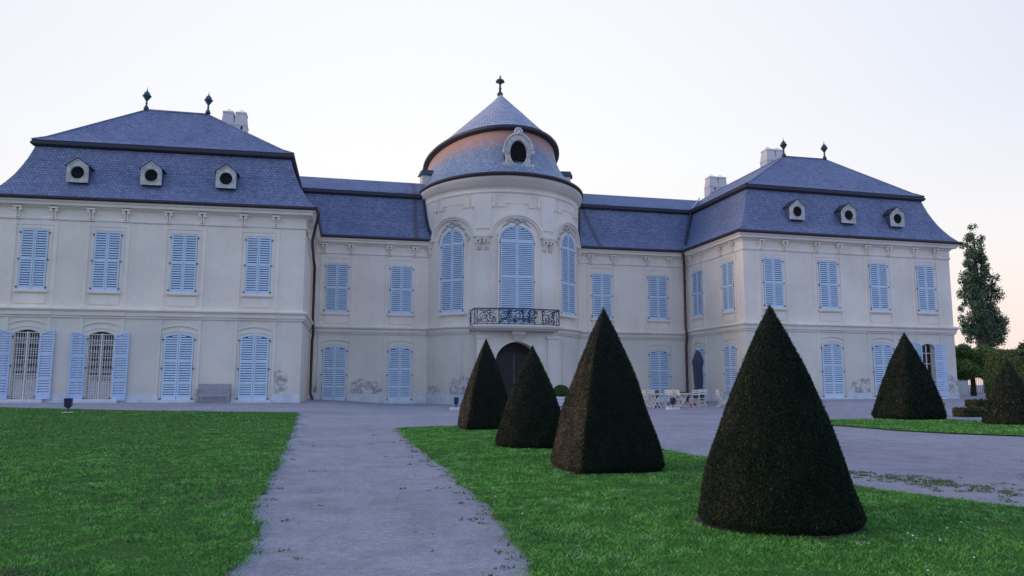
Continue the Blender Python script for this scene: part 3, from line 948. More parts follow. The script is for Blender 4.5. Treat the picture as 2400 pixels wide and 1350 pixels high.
for (s, w, z0, zs, rise), (a1, a2) in zip(OPEN_L, ((.10, .16), (.08, .10))):
    o = grille_window(F_L, aL, s, w, z0, zs, rise)
    # open leaves lie back against the wall, hinged at the reveal
    place(op_r, 'shutter', o, (-w/2-.06, -.035, 0), a1)
    place(op_l, 'shutter', o, (w/2+.06, -.035, 0), -a2)
    for q in o.children:
        if q.name.startswith('shutter'): q['label'] = 'weathered blue louvred leaf folded back against the wall'
s, w, z0, zs, rise = OPEN_R[0]
b = MB(); h = zs-z0
b.prism_xz(arch_poly(0, w+.3, -.02, h+.06, rise+.02, 10), .30, .31)
b.mi = 1
for x in (-w/2+.04, -.02, w/2-.1): b.box(x, x+.06, .22, .28, 0, h+rise*.6)
for z in (.7, 1.4, 2.1, 2.8): b.box(-w/2+.1, w/2-.1, .23, .275, z, z+.045)
o = b.build('window', [M['glass'], M['white']], palace, loc=(F_R @ Vector((s, 0, z0)))-PX); o.rotation_euler = (0, 0, aR)
place(op_r, 'shutter', o, (-w/2-.08, -.035, -.02), .10)
place(op_l, 'shutter', o, (w/2-.10, -.07, -.02), -.30)

# rotunda windows ---------------------------------------------------------
def round_window(phi, w, z0, zs, rise, tiers):
    h = zs-z0
    T = Matrix.Translation(cyl(phi, .03, z0)) @ Matrix.Rotation(phi, 4, 'Z')
    b = MB()
    n = 20
    pts = [(-w/2, 0), (w/2, 0)]+[(w/2*math.cos(PI*i/n), h+rise*math.sin(PI*i/n)) for i in range(n+1)]
    b.mi = 1; b.prism_xz(pts, -.01, .12)
    b.mi = 0
    for k in range(n):   # raised surround
        t0, t1 = PI*k/n, PI*(k+1)/n
        def q(t, e): return ((w/2+e)*math.cos(t), h+(rise+e)*math.sin(t))
        a, c, d, e = q(t0, .03), q(t1, .03), q(t1, .17), q(t0, .17)
        b.hexa([(a[0], -.05, a[1]), (c[0], -.05, c[1]), (c[0], .16, c[1]), (a[0], .16, a[1])], [(e[0], -.05, e[1]), (d[0], -.05, d[1]), (d[0], .16, d[1]), (e[0], .16, e[1])])
    for sx in (-1, 1):
        x0, x1 = sorted((sx*(w/2+.03), sx*(w/2+.17)))
        b.box(x0, x1, -.05, .16, 0, h)
    b.box(-w/2-.22, w/2+.22, -.16, .16, -.16, -.01)
    o = b.build('window', [M['stucco'], M['shutter_dark']], palace)
    o.location = T.translation-PX; o.rotation_euler = (0, 0, phi)
    rails = [(0, .14)]+tiers
    for hinge, x in ((-1, -w/2), (1, w/2)):
        sb = shutter_leaf(w/2, h, rails, rise, 'ellipse', .125, hinge)
        so = sb.build('shutter', SM, o); so.location = (x, -.02, 0)
    return o
round_window(0, 2.22, 4.95, 10.38, .95, [(2.95, 3.08), (5.25, 5.42)])
round_window(R_(-43.8), 1.74, 5.72, 10.26, .92, [(2.02, 2.16), (4.42, 4.56)])
round_window(R_(42.6), 1.74, 5.72, 10.26, .92, [(2.02, 2.16), (4.42, 4.56)])

def archivolt(phi0, hw, zc, rise, th=.30, d=.20, leg=0.):
    b = MB(cylT(phi0)); n = 30
    for (e0, e1, dd) in ((0, th*.45, d*.6), (th*.45, th, d)):
        for i in range(n):
            t0, t1 = PI*i/n, PI*(i+1)/n
            def q(t, e): return ((hw-th+e)*math.cos(t), zc+(rise-th+e)*math.sin(t))
            a, c, dq, eq = q(t0, e0), q(t1, e0), q(t1, e1), q(t0, e1)
            b.hexa([(a[0], -dd, a[1]), (c[0], -dd, c[1]), (c[0], .05, c[1]), (a[0], .05, a[1])], [(eq[0], -dd, eq[1]), (dq[0], -dd, dq[1]), (dq[0], .05, dq[1]), (eq[0], .05, eq[1])])
    return b.build('archivolt', M['stucco'], palace, PX)
def lunette(phi0, w, z):
    """shell and leaf relief between window head and arch"""
    b = MB(cylT(phi0))
    for i in range(9):
        t = PI*(.14+.72*i/8)
        r = .33
        b.blob((r*math.cos(t)*.9, -.05, z+r*math.sin(t)), (.075, .10, .13), 7, 5)
    b.blob((0, -.08, z+.02), (.16, .13, .14), 8, 6)
    for sd in (-1, 1):
        for i in range(8):
            x = .42+.115*i; zz = z+.16-.06*i-.012*i*i
            b.blob((sd*x, -.04, zz+.05*math.sin(i*2.1)), (.085, .075, .06+.035*((i*7) % 3)/2), 6, 5)
            if i % 2: b.blob((sd*(x-.05), -.04, zz-.13), (.05, .05, .08), 6, 4)
    return b.build('lunette_relief', M['dormer_stone'], palace, PX)
for p, s in ((0, 1), (R_(-44.8), 1), (R_(44.2), 1)):
    archivolt(p, 1.86, 10.60, 1.56)
lunette(0, 2.2, 11.50); lunette(R_(-44.), 1.8, 11.38); lunette(R_(43.), 1.8, 11.38)
for p in (R_(-22.4), R_(22.2)):
    b = MB(cylT(p))
    b.box(-.52, .52, -.26, .03, 10.62, 10.78); b.box(-.42, .42, -.2, .03, 10.52, 10.62)
    b.build('impost', M['stucco'], palace, PX)
    for k in (-1, 1):
        q = p+k*.25/DR
        o = br0.copy(); col.objects.link(o); o.location = cyl(q, .02, 9.86)-PX; o.rotation_euler = (0, 0, q)
    # strip and tablet above the impost
    b = MB(cylT(p)); b.box(-.62, .62, -.05, .03, 11.05, 13.50); b.box(-.50, .50, -.085, .02, 11.25, 13.2); b.box(-.56, .56, -.12, .02, 11.16, 11.25)
    b.build('wall_tablet', M['stucco'], palace, PX)
    b = MB(cylT(p)); b.box(-.55, .55, -.04, .03, .5, 9.72); b.box(-.42, .42, -.055, .03, 5.2, 9.5)
    b.build('pilaster', M['stucco'], palace, PX)
for p in (R_(-66.), R_(65.)):
    b = MB(cylT(p)); b.box(-.3, .3, -.26, .03, 10.62, 10.78); b.box(-.24, .24, -.18, .03, 10.48, 10.62); b.build('impost', M['stucco'], palace, PX)
    o = br0.copy(); col.objects.link(o); o.location = cyl(p, .02, 9.82)-PX; o.rotation_euler = (0, 0, p)
for p in (0, R_(-44.5), R_(44.)):
    b = MB(cylT(p))
    hw = 1.28
    for x0, x1, z0, z1 in ((-hw, hw, 13.36, 13.43), (-hw, -hw+.07, 12.66, 13.36), (hw-.07, hw, 12.66, 13.36), (-hw, -.78, 12.59, 12.66), (.78, hw, 12.59, 12.66), (-.78, .78, 12.84, 12.91), (-.82, -.75, 12.66, 12.84), (.75, .82, 12.66, 12.84)):
        b.box(x0, x1, -.07, .02, z0, z1)
    for sx in (-1, 1):
        b.box(sx*1.52-.07, sx*1.52+.07, -.06, .02, 12.7, 13.42); b.blob((sx*1.52, -.08, 12.66), (.08, .07, .14), 6, 5)
    b.build('frieze_panel', M['stucco'], palace, PX)
# lower drum wall panels
for p in (R_(-47.), R_(47.)):
    b = MB(cylT(p)); hw = 1.12
    for x0, x1, z0, z1 in ((-hw, hw, 3.86, 3.93), (-hw, -hw+.05, .9, 3.86), (hw-.05, hw, .9, 3.86), (-hw, hw, .83, .9)):
        b.box(x0, x1, -.04, .02, z0, z1)
    b.build('wall_panel', M['stucco'], palace, PX)

# rotunda roofs -----------------------------------------------------------
def eloop(a, bf, bb, yc, z, n=96):
    """egg shaped loop: front half depth bf, back half depth bb"""
    out = []
    for k in range(n):
        t = 2*PI*k/n; c = math.cos(t)
        out.append((AXX+a*math.sin(t), yc-(bf if c > 0 else bb)*c, z))
    return out
def ellip(a, b_, yc, z, n=120):
    return [(AXX+a*math.sin(2*PI*k/n), yc-b_*math.cos(2*PI*k/n), z) for k in range(n)]
def loft(b, loops, mats=None):
    n = len(loops[0])
    for j in range(len(loops)-1):
        if mats: b.mi = mats[j]
        fs = [(k, (k+1) % n, n+(k+1) % n, n+k) for k in range(n)]
        b.add(loops[j]+loops[j+1], fs)
NB = 120
gut = []
for k in range(NB):
    t = 2*PI*k/NB; c = math.cos(t)
    gut.append(np.array((AXX+5.93*math.sin(t), AXY-(6.62 if c > 0 else 13.2)*c, 14.45+.16*max(0, c)**2)))
topl = [np.array(p) for p in ellip(4.72, 9.55, 57.30, 17.98, NB)]
loops = []
for zf in (0, .06, .14, .25, .38, .52, .66, .8, .9, 1.0):
    g = 1-(1-zf)**2.1
    g = .82*g+.18*zf
    lp = []
    for p, q in zip(gut, topl):
        r = p+(q-p)*g; r[2] = p[2]+(q[2]-p[2])*zf
        lp.append(tuple(r))
    loops.append(lp)
b = MB(); b.smooth = True; loft(b, loops)
def dome_uv(q, p):
    return (math.atan2(q.x-AXX, AXY+2-q.y)*5.4, q.z*1.25)
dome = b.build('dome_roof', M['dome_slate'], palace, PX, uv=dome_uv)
b = MB(); b.smooth = True
c0 = ellip(5.06, 9.97, 57.35, 18.06, NB); c1 = ellip(5.10, 10.0, 57.35, 18.10, NB); c2 = ellip(5.08, 10.0, 57.35, 18.25, NB)
loft(b, [ellip(4.6, 9.4, 57.3, 17.98, NB), ellip(4.86, 9.7, 57.32, 18.0, NB), c0, c1, c2, ellip(4.9, 9.8, 57.35, 18.3, NB)])
b.build('dome_eave', M['trim'], palace, PX)
loops = []
for f, z in ((0, 18.28), (.05, 18.42), (.14, 18.80), (.28, 19.45), (.5, 20.48), (.75, 21.55), (.93, 22.25), (1, 22.45)):
    a_ = 5.05+(.06-5.05)*f; bb = 9.98+(4.62-9.98)*f
    loops.append(ellip(a_, bb, 57.35, z, NB))
b = MB(); b.smooth = True; loft(b, loops); b.add([loops[-1][k] for k in range(NB)], [tuple(range(NB))])
b.build('cone_roof', slate_mat('cone_shingles', (.40, .44, .52), (.31, .345, .42), (.15, .16, .20)), palace, PX, uv=lambda q, p: (math.atan2(q.x-AXX, 57.35-q.y if q.y < 57 else .35)*4.6, q.z*1.3))

def urn_mesh(kind):
    b = MB()
    if kind == 'urn':
        prof = [(.19, 0), (.19, .12), (.14, .22), (.07, .36), (.06, .44), (.10, .50), (.06, .56), (.055, .62), (.10, .72), (.22, .90), (.27, 1.0), (.32, 1.03), (.32, 1.08), (.25, 1.12), (.23, 1.22), (.15, 1.36), (.06, 1.44), (.035, 1.5), (.045, 1.54), (.02, 1.6), (.008, 1.78)]
    elif kind == 'mushroom':
        prof = [(.22, 0), (.22, .14), (.17, .2), (.10, .26), (.085, .50), (.13, .55), (.08, .60), (.075, .84), (.11, .90), (.14, .97), (.33, 1.03), (.345, 1.08), (.28, 1.2), (.16, 1.28), (.07, 1.32), (.05, 1.40), (.09, 1.45), (.04, 1.52), (.012, 1.62)]
    else:
        prof = [(.16, 0), (.14, .15), (.1, .3), (.1, .36), (.22, .55), (.28, .66), (.22, .78), (.08, .95), (.03, 1.05), (.008, 1.2)]
    b.lathe((0, 0, 0), prof, 14)
    return b
for x, y, z, k, m, sc in ((-11.98, 47.33, 17.38, 'urn', 'verdigris', .80), (-8.50, 47.33, 17.42, 'urn', 'verdigris', .80), (30.67, 47.5, 17.5, 'urn', 'verdigris_dark', .80), (33.99, 47.5, 17.5, 'urn', 'verdigris_dark', .80),
                    (10.78, 52.8, 22.38, 'mushroom', 'verdigris_dark', .98), (28.30, 59.5, 15.55, 'small', 'verdigris_dark', 1.3)):
    o = urn_mesh(k).build('roof_finial', M[m], palace); o.location = Vector((x, y, z))-PX; o.scale = (sc,)*3

# mansard roofs ------------------------------------------------------------
RPROF = [(.58, 10.73), (.44, 10.86), (.14, 11.22), (-.14, 11.66), (-.38, 12.10), (-.59, 12.58), (-.77, 13.05), (-.92, 13.52), (-1.02, 13.88)]
TRIM = [(-1.02, 13.87), (-.92, 13.89), (-.82, 13.98), (-.82, 14.11), (-.88, 14.13), (-.88, 14.21), (-1.1, 14.23)]
def inset(path, d, z, closed=False):
    b = MB(); b.sweep(path, [(d, z), (d, z+.001)], closed); return None
def off_path(path, d):
    P = [Vector(p) for p in path]; out = []
    n = len(P)
    for i in range(n):
        def nrm(a, c):
            q = (c-a).normalized(); return Vector((q.y, -q.x))
        n1 = nrm(P[i-1], P[i]); n2 = nrm(P[i], P[(i+1) % n])
        m = n1+n2; m = m/max(.2, m.dot(n1)); out.append(P[i]+m*d)
    return out
for path, ridge, zr in ((pathL, [(-11.97, 47.33), (-8.50, 47.33)], 17.36), (pathR, [(30.68, 47.5), (34.0, 47.5)], 17.5)):
    b = MB(); b.sweep(path, RPROF, True)
    b.mi = 1; b.sweep(path, TRIM, True)
    b.mi = 0
    o1 = off_path(path, -.86)
    # order: rear left, front left, front right, rear right
    rl, fl, fr, rr = o1
    yb = 58.6
    rfl, rfr = Vector(ridge[0]), Vector(ridge[1])
    rrl, rrr = Vector((rfl.x, yb)), Vector((rfr.x, yb))
    K = [(p.x, p.y, 14.215) for p in (rl, fl, fr, rr)]
    # kick: a flatter strip at the eave of the upper roof
    def lerp(a, c, t): return Vector(a)*(1-t)+Vector(c)*t
    T4 = [(rrl.x, rrl.y, zr), (rfl.x, rfl.y, zr), (rfr.x, rfr.y, zr), (rrr.x, rrr.y, zr)]
    mid = []
    for k, t in zip(K, T4):
        q = lerp(k, t, .12); q.z -= .10; mid.append(tuple(q))
    for A_, B_ in ((K, mid), (mid, T4)):
        for i in range(4):
            j = (i+1) % 4
            b.add([A_[i], A_[j], B_[j], B_[i]], [(0, 1, 2, 3)])
    b.add(T4, [(0, 1, 2, 3)])
    b.build('pavilion_roof', [M['slate'], M['trim']], palace, PX, uv=True)
    # ridge caps
    c = MB()
    c.tube([T4[1], T4[2]], .07, 6); c.tube([T4[1], T4[0]], .07, 6); c.tube([T4[2], T4[3]], .07, 6)
    for k in (1, 2):
        c.tube([K[k], mid[k], T4[k]], .05, 6)
    c.build('ridge_cap', M['slate'], palace, PX, uv=True)
b = MB(); b.sweep(pathW, shift(RPROF, .012)); b.mi = 1; b.sweep(pathW, shift(TRIM, .012)); b.mi = 0
y0 = lambda x: wing_y(x)+.64
for A_, B_ in (((-.86, 14.22), (-1.1, 14.40)), ((-1.1, 14.40), (-3.05, 15.58)), ((-3.05, 15.58), (-10., 15.6)), ((-10., 15.6), (-11.5, 14.2))):
    b.add([(-6., wing_y(-6)-A_[0], A_[1]), (30., wing_y(30)-A_[0], A_[1]), (30., wing_y(30)-B_[0], B_[1]), (-6., wing_y(-6)-B_[0], B_[1])], [(0, 1, 2, 3)])
b.build('wing_roof', [M['wing_slate'], M['trim']], palace, PX, uv=True)
# lead valleys where the wings meet the pavilion and the drum
b = MB()
b.tube([(24.3, 50.1, 10.85), (24.35, 50.7, 11.6), (24.75, 51.15, 12.5), (25.15, 51.5, 13.6), (25.25, 51.6, 13.95)], .09, 5)
b.build('valley_flashing', M['trim'], palace, PX)
b = MB()
b.tube([(25.3, 51.5, 14.3), (26.5, 53.0, 15.2), (27.1, 53.75, 15.7)], .06, 5)
b.build('valley_flashing', M['concrete'], palace, PX)
def drum_seam(sd):
    pts = []
    for z, d in ((10.9, -.6), (11.25, -.28), (11.66, 0), (12.1, .2), (12.6, .40), (13.05, .57), (13.5, .7), (13.9, .8)):
        y = wing_y(5)+d; dx = math.sqrt(max(0, (DR+.04)**2-(AXY-y)**2)); pts.append((AXX+sd*dx, y-.06, z))
    b = MB(); b.tube(pts, .10, 5); b.build('seam_flashing', M['trim'], palace, PX)
drum_seam(-1); drum_seam(1)

# small roof dormers -------------------------------------------------------
def dormer_mesh(dep=2.0):
    w, hs, ha = .53, .86, 1.28
    b = MB(); b.mi = 0
    poly = [(-w, 0), (w, 0), (w, hs), (0, ha), (-w, hs)]
    b.prism_xz(poly, -.04, .05, [ell_poly(0, .53, .335, .335, 24)])
    # raised pediment fillet
    for sx in (-1, 1):
        b.hexa([(sx*w, -.075, hs-.05), (0, -.075, ha-.05), (0, -.03, ha-.05), (sx*w, -.03, hs-.05)][::1 if sx < 0 else -1], [(sx*w, -.075, hs+.03), (0, -.075, ha+.03), (0, -.03, ha+.03), (sx*w, -.03, hs+.03)][::1 if sx < 0 else -1])
    ring = [(0+.36*math.cos(2*PI*k/20), -.05, .53+.36*math.sin(2*PI*k/20)) for k in range(21)]
    b.tube(ring, .022, 5, False)
    b.mi = 1     # slate cheeks
    b.box(-w+.02, -w+.06, .05, dep, 0, hs-.01); b.box(w-.06, w-.02, .05, dep, 0, hs-.01)
    return b
def dormer_roof_mesh(dep=2.0):
    w, hs, ha = .53, .86, 1.28
    b = MB()
    for sx in (-1, 1):
        a = (sx*(w+.085), hs-.02); c = (0, ha+.045)
        q = [(a[0], -.10, a[1]), (c[0], -.10, c[1]), (c[0], dep, c[1]), (a[0], dep, a[1])]
        t = [(p[0], p[1], p[2]+.038) for p in q]
        if sx > 0: q, t = q[::-1], t[::-1]
        b.hexa(q, t)
    return b
def louver_mesh(rx, rz, cz, n):
    b = MB(); b.prism_xz(ell_poly(0, cz, rx+.02, rz+.02, 24), .12, .13)
    b.mi = 1
    for k in range(n):
        z = cz-rz+2*rz*(k+.5)/n
        x = rx*math.sqrt(max(0, 1-((z-cz)/rz)**2))
        if x > .05: b.hexa([(-x, .01, z-.022), (x, .01, z-.022), (x, .10, z+.01), (-x, .10, z+.01)], [(-x, .01, z-.008), (x, .01, z-.008), (x, .10, z+.024), (-x, .10, z+.024)])
    return b
dm = mk('dormer', dormer_mesh(), [M['dormer_stone'], M['slate']]); dr = mk('dormer_roof', dormer_roof_mesh(), [M['trim']])
lv = mk('louver', louver_mesh(.335, .335, .53, 8), [M['dark'], M['louver']])
for F, ang, s, z in [(F_L, aL, -14.09, 11.70), (F_L, aL, -10.43, 11.74), (F_L, aL, -6.58, 11.76), (F_R, aR, 28.5, 11.76), (F_R, aR, 32.38, 11.74), (F_R, aR, 36.2, 11.72)]:
    o = place(dm, 'dormer', palace, (F @ Vector((s, -.06, z)))-PX, ang)
    place(dr, 'dormer_roof', o, (0, 0, 0)); place(lv, 'louver', o, (0, 0, 0))
# big stone bull's eye dormer of the rotunda
b = MB(); rz0 = 14.80
out = [(-.98, 0), (.98, 0), (.98, .34), (.80, .62), (.76, 1.2)]
for k in range(13):
    t = PI*k/12; out.append((.84*math.cos(t), 1.52+1.06*math.sin(t)))
out += [(-.76, 1.2), (-.80, .62), (-.98, .34)]
hole = ell_poly(0, 1.46, .53, .76, 28)
b.prism_xz(out, -.08, .22, [hole])
n = 26      # raised inner ring and outer hood
b.tube([(.60*math.cos(2*PI*k/n), -.08, 1.46+.83*math.sin(2*PI*k/n)) for k in range(n+1)], .05, 6, False)
b.tube([(.90*math.cos(PI*k/16), -.10, 1.55+1.10*math.sin(PI*k/16)) for k in range(17)], .075, 6)
b.box(-1.06, 1.06, -.14, .2, -.10, .02); b.box(-1.0, 1.0, -.10, .2, -.5, -.10)
b.box(-.98, .98, -.11, .2, .60, .66)
for sx in (-1, 1):
    for r, zz in ((.17, .42), (.11, .70)):
        b.prism_xz([(sx*.90+r*math.cos(2*PI*k/12), zz+r*math.sin(2*PI*k/12)) for k in range(12)], -.16, .1)
    b.blob((sx*.93, -.1, 1.5), (.10, .1, .14), 8, 6)
b.blob((0, -.1, .30), (.10, .09, .24), 8, 6)
for k in range(9):   # shell crest
    t = PI*(.08+.84*k/8)
    b.blob((.22*math.cos(t), -.10, 2.72+.22*math.sin(t)), (.08, .10, .11), 7, 5)
b.blob((0, -.14, 2.70), (.15, .1, .15), 8, 6)
b.mi = 1
b.box(-.88, -.80, .22, 2.4, 0, 1.5); b.box(.80, .88, .22, 2.4, 0, 1.5)
vs = []; 
for k in range(13):
    t = PI*k/12; vs += [(.86*math.cos(t), .22, 1.5+1.04*math.sin(t)), (.86*math.cos(t), 2.4, 1.5+1.04*math.sin(t))]
b.add(vs, [(2*k, 2*k+1, 2*k+3, 2*k+2) for k in range(12)])
o = b.build('dormer', [M['dormer_stone'], M['dome_slate']], palace)
o.location = Vector((10.80, 46.84, 14.56))-PX; o.scale = (1.06, 1, 1.09)
o['label'] = 'tall stone bull\'s eye dormer with shell crest and scrolled foot'
l2 = louver_mesh(.54, .77, 1.46, 13).build('louver', [M['dark'], M['louver']], o)
# little side dormers on the flanks of the dome
for x, y, z, ang in ((5.35, 54.0, 15.35, R_(-80)), (16.0, 52.9, 15.6, R_(75))):
    b = MB(); b.mi = 0; b.box(-.32, .32, -.2, 1.2, 0, .85); b.mi = 1
    b.hexa([(-.45, -.35, .85), (.45, -.35, .85), (.45, 1.2, .95), (-.45, 1.2, .95)], [(-.3, -.2, 1.25), (.3, -.2, 1.25), (.3, 1.2, 1.3), (-.3, 1.2, 1.3)])
    o = b.build('side_dormer', [M['stucco'], M['slate']], palace); o.location = Vector((x, y, z))-PX; o.rotation_euler = (0, 0, ang)

# chimneys -------------------------------------------------------------------
def chimney(x, y, z0, z1, w=1.7, ang=0.):
    o = empty('chimney', Vector((x, y, z0))-PX); o.parent = palace; o.rotation_euler = (0, 0, ang)
    h = z1-z0
    b = MB(); w2 = w/2
    b.hexa([(-w2, -.5, 0), (w2, -.5, 0), (w2, .5, 0), (-w2, .5, 0)], [(-w2, -.5, h-.85), (w2, -.5, h-.85), (w2, .5, h-.85), (-w2, .5, h-.85)])
    b.box(-w2-.03, w2+.03, -.53, .53, h-.95, h-.88)
    for sx in (-1, 1):
        cx = sx*w*.25; a = w*.245; t = w*.20
        b.hexa([(cx-a, -.5, h-.85), (cx+a, -.5, h-.85), (cx+a, .5, h-.85), (cx-a, .5, h-.85)], [(cx-t, -.42, h-.12), (cx+t, -.42, h-.12), (cx+t, .42, h-.12), (cx-t, .42, h-.12)])
        b.box(cx-t-.03, cx+t+.03, -.45, .45, h-.12, h)
        b.mi = 1; b.box(cx+.02, cx+.16, -.512, -.45, h-1.02-.2, h-1.02); b.mi = 0
    st = b.build('chimney_stack', [M['chimney'], M['dark']], o)
    c = MB()
    for sx in (-1, 1):
        cx = sx*w*.25
        for k in range(4):
            a = PI*k/4
            c.tube([(cx+.26*math.cos(t)*math.cos(a), .26*math.cos(t)*math.sin(a), h+.26*math.sin(t)) for t in [PI*q/8 for q in range(9)]], .008, 4, False)
    c.build('wire_cage', M['wire'], o)
chimney(-7.65, 52.4, 15.2, 19.30, 1.62)
chimney(31.85, 60.0, 15.5, 19.35, 1.72)
chimney(32.75, 52.3, 16.5, 19.55, 1.60)

# downpipes ---------------------------------------------------------------
b = MB()
b.tube([(-1.55, 42.25, 10.6), (-1.6, 42.4, 10.3), (-1.95, 44.5, 9.3), (-2.05, 49.9, 9.0), (-2.0, 50.4, 8.7), (-2.0, 50.45, 5.2), (-1.95, 50.3, 4.9), (-1.95, 50.3, 4.2), (-2.0, 50.45, 3.9), (-2.0, 50.45, .5), (-1.85, 50.2, .15), (-1.7, 50.0, -.2)], .085, 8)
b.build('downpipe', M['gutter'], palace, PX)
b = MB()
b.tube([(23.85, 50.15, 10.62), (24.0, 50.35, 10.2), (24.15, 50.62, 9.8), (24.15, 50.62, 5.2), (24.12, 50.45, 4.95), (24.12, 50.45, 4.2), (24.15, 50.62, 3.9), (24.15, 50.62, .1), (24.1, 50.5, -.3)], .09, 8)
for z in (8.6, 6.6, 3.0, 1.2): b.lathe((24.15, 50.62, z), [(.115, -.05), (.115, .05)], 8)
b.build('downpipe', M['pipe'], palace, PX)

# portal -------------------------------------------------------------------
YP = 46.72
b = MB()
xa, xb = 8.12, 13.44
cxd, hw = 10.72, 1.42
arc = [(cxd+hw*math.cos(PI*k/16), 2.42+1.36*math.sin(PI*k/16)) for k in range(17)]
poly = [(xa, -.6), (cxd-hw, -.6)]+arc[::-1]+[(cxd+hw, -.6), (xb, -.6), (xb, 4.42), (xa, 4.42)]
b.prism_xz(poly, YP, YP+1.6)
for x0, x1 in ((8.10, 8.78), (12.70, 13.46)):
    b.box(x0, x1, YP-.14, YP-.002, -.6, 3.98); b.box(x0-.05, x1+.05, YP-.2, YP-.002, 3.98, 4.15); b.box(x0-.03, x1+.03, YP-.17, YP-.002, -.6, .55)
    b.box(x0+.1, x1-.1, YP-.165, YP-.138, .75, 3.8)
n = 20
for k in range(n):
    t0, t1 = PI*k/n, PI*(k+1)/n
    def q(t, e): return (cxd+(hw+e)*math.cos(t), 2.42+(1.36+e)*math.sin(t))
    a, c, d, e = q(t0, .0), q(t1, .0), q(t1, .24), q(t0, .24)
    b.hexa([(a[0], YP-.07, a[1]), (c[0], YP-.07, c[1]), (c[0], YP-.001, c[1]), (a[0], YP-.001, a[1])], [(e[0], YP-.07, e[1]), (d[0], YP-.07, d[1]), (d[0], YP-.001, d[1]), (e[0], YP-.001, e[1])])
for sx in (-1, 1):
    x0, x1 = sorted((cxd+sx*hw, cxd+sx*(hw+.24))); b.box(x0, x1, YP-.07, YP-.001, -.6, 2.42)
b.hexa([(cxd-.20, YP-.16, 3.80), (cxd+.20, YP-.16, 3.80), (cxd+.20, YP, 3.80), (cxd-.20, YP, 3.80)], [(cxd-.34, YP-.42, 4.2), (cxd+.34, YP-.42, 4.2), (cxd+.34, YP, 4.2), (cxd-.34, YP, 4.2)])
b.box(cxd-.40, cxd+.40, YP-.52, YP-.001, 4.2, 4.44)
for sx in (-.24, 0, .24): b.tube([(cxd+sx, YP-.56, 4.22), (cxd+sx, YP-.56, 4.42)], .06, 6)
b.build('portal', M['plaster'], palace, PX)
b = MB()
b.box(cxd-hw-.05, cxd-.012, YP+.85, YP+.95, -.4, 3.1); b.box(cxd+.012, cxd+hw+.05, YP+.85, YP+.95, -.4, 3.1)
for sx in (-1, 1):
    for z0, z1 in ((.0, .9), (1.05, 2.0), (2.15, 2.95)):
        x0, x1 = sorted((cxd+sx*.16, cxd+sx*1.2)); b.box(x0, x1, YP+.82, YP+.85, z0, z1)
b.box(cxd-hw-.05, cxd+hw+.05, YP+.9, YP+.96, 3.0, 4.0)
d_ = b.build('door', M['door'], palace, PX)
b = MB(); b.tube([(cxd+1.42*math.cos(t), YP+.80, 2.35+.95*math.sin(t)) for t in [PI*k/14 for k in range(15)]], .035, 6)
b.build('transom_bar', simple('dull_transom', (.035, .02, .03), .6), d_, PX)
d_.location = (0, 0, 0)
# balcony -------------------------------------------------------------------
def bal_front(x): return YP-.62-.42*(1-((x-10.6)/2.9)**2)
XB0, XB1 = 7.74, 13.50
def bal_path(ins, n=22):
    pts = [(XB0+ins, 48.1)]
    for k in range(n+1):
        x = XB0+ins+(XB1-XB0-2*ins)*k/n
        pts.append((x, bal_front(x)+ins))
    pts.append((XB1-ins, 48.1))
    return pts
b = MB(); pth = bal_path(.0)
b.sweep(pth, [(-.55, 4.44), (-.30, 4.45), (-.22, 4.52), (-.08, 4.58), (-.04, 4.66), (0., 4.68), (0., 4.77), (-.1, 4.785)])
m = len(pth)
for z, flip in ((4.785, False), (4.44, True)):
    q = bal_path(.1 if not flip else .55); f = tuple(range(len(q)))
    b.add([(p[0], p[1], z) for p in q], [f if not flip else f[::-1]])
balc = b.build('balcony', M['stucco'], palace, PX)
rp = bal_path(.14, 40)
r = MB()
zb, zt = 4.86, 5.80
def on_rail(u):
    """point along the rail path by x or return"""
    d = 0; L_ = [0]
    for i in range(1, len(rp)): L_.append(L_[-1]+math.dist(rp[i-1], rp[i]))
    t = u*L_[-1]
    for i in range(1, len(rp)):
        if t <= L_[i]:
            f = (t-L_[i-1])/(L_[i]-L_[i-1]); return (rp[i-1][0]+(rp[i][0]-rp[i-1][0])*f, rp[i-1][1]+(rp[i][1]-rp[i-1][1])*f)
    return rp[-1]
RL = sum(math.dist(rp[i-1], rp[i]) for i in range(1, len(rp)))
def RP(sv, z): p = on_rail(min(1, max(0, sv/RL))); return (p[0], p[1], z)
r.tube([RP(RL*i/60, zt) for i in range(61)], .035, 5)
r.tube([RP(RL*i/60, zt-.07) for i in range(61)], .016, 4)
r.tube([RP(RL*i/60, zb) for i in range(61)], .022, 5)
s0 = 48.1-bal_front(XB0)-.14
for sv in (.02, s0, s0+.22, RL-s0-.22, RL-s0, RL-.02, s0+1.55, s0+2.15, RL/2+.3, RL-s0-1.75, RL-s0-1.2):
    r.tube([RP(sv, 4.785), RP(sv, zt)], .022, 5)
for i in range(26): r.tube([RP(RL*(i+.5)/26, 4.785), RP(RL*(i+.5)/26, zb)], .014, 4)
def scroll(cs, cz, rad, turns, sd, ph, th=.022):
    pts = []
    n = int(14*turns)
    for k in range(n+1):
        t = k/n; rr = rad*(1-.86*t); a = ph+sd*2*PI*turns*t
        pts.append(RP(cs+rr*math.cos(a), cz+rr*math.sin(a)))
    r.tube(pts, th, 4, False)
zc = (zb+zt)/2-.03
fw_ = RL-2*s0
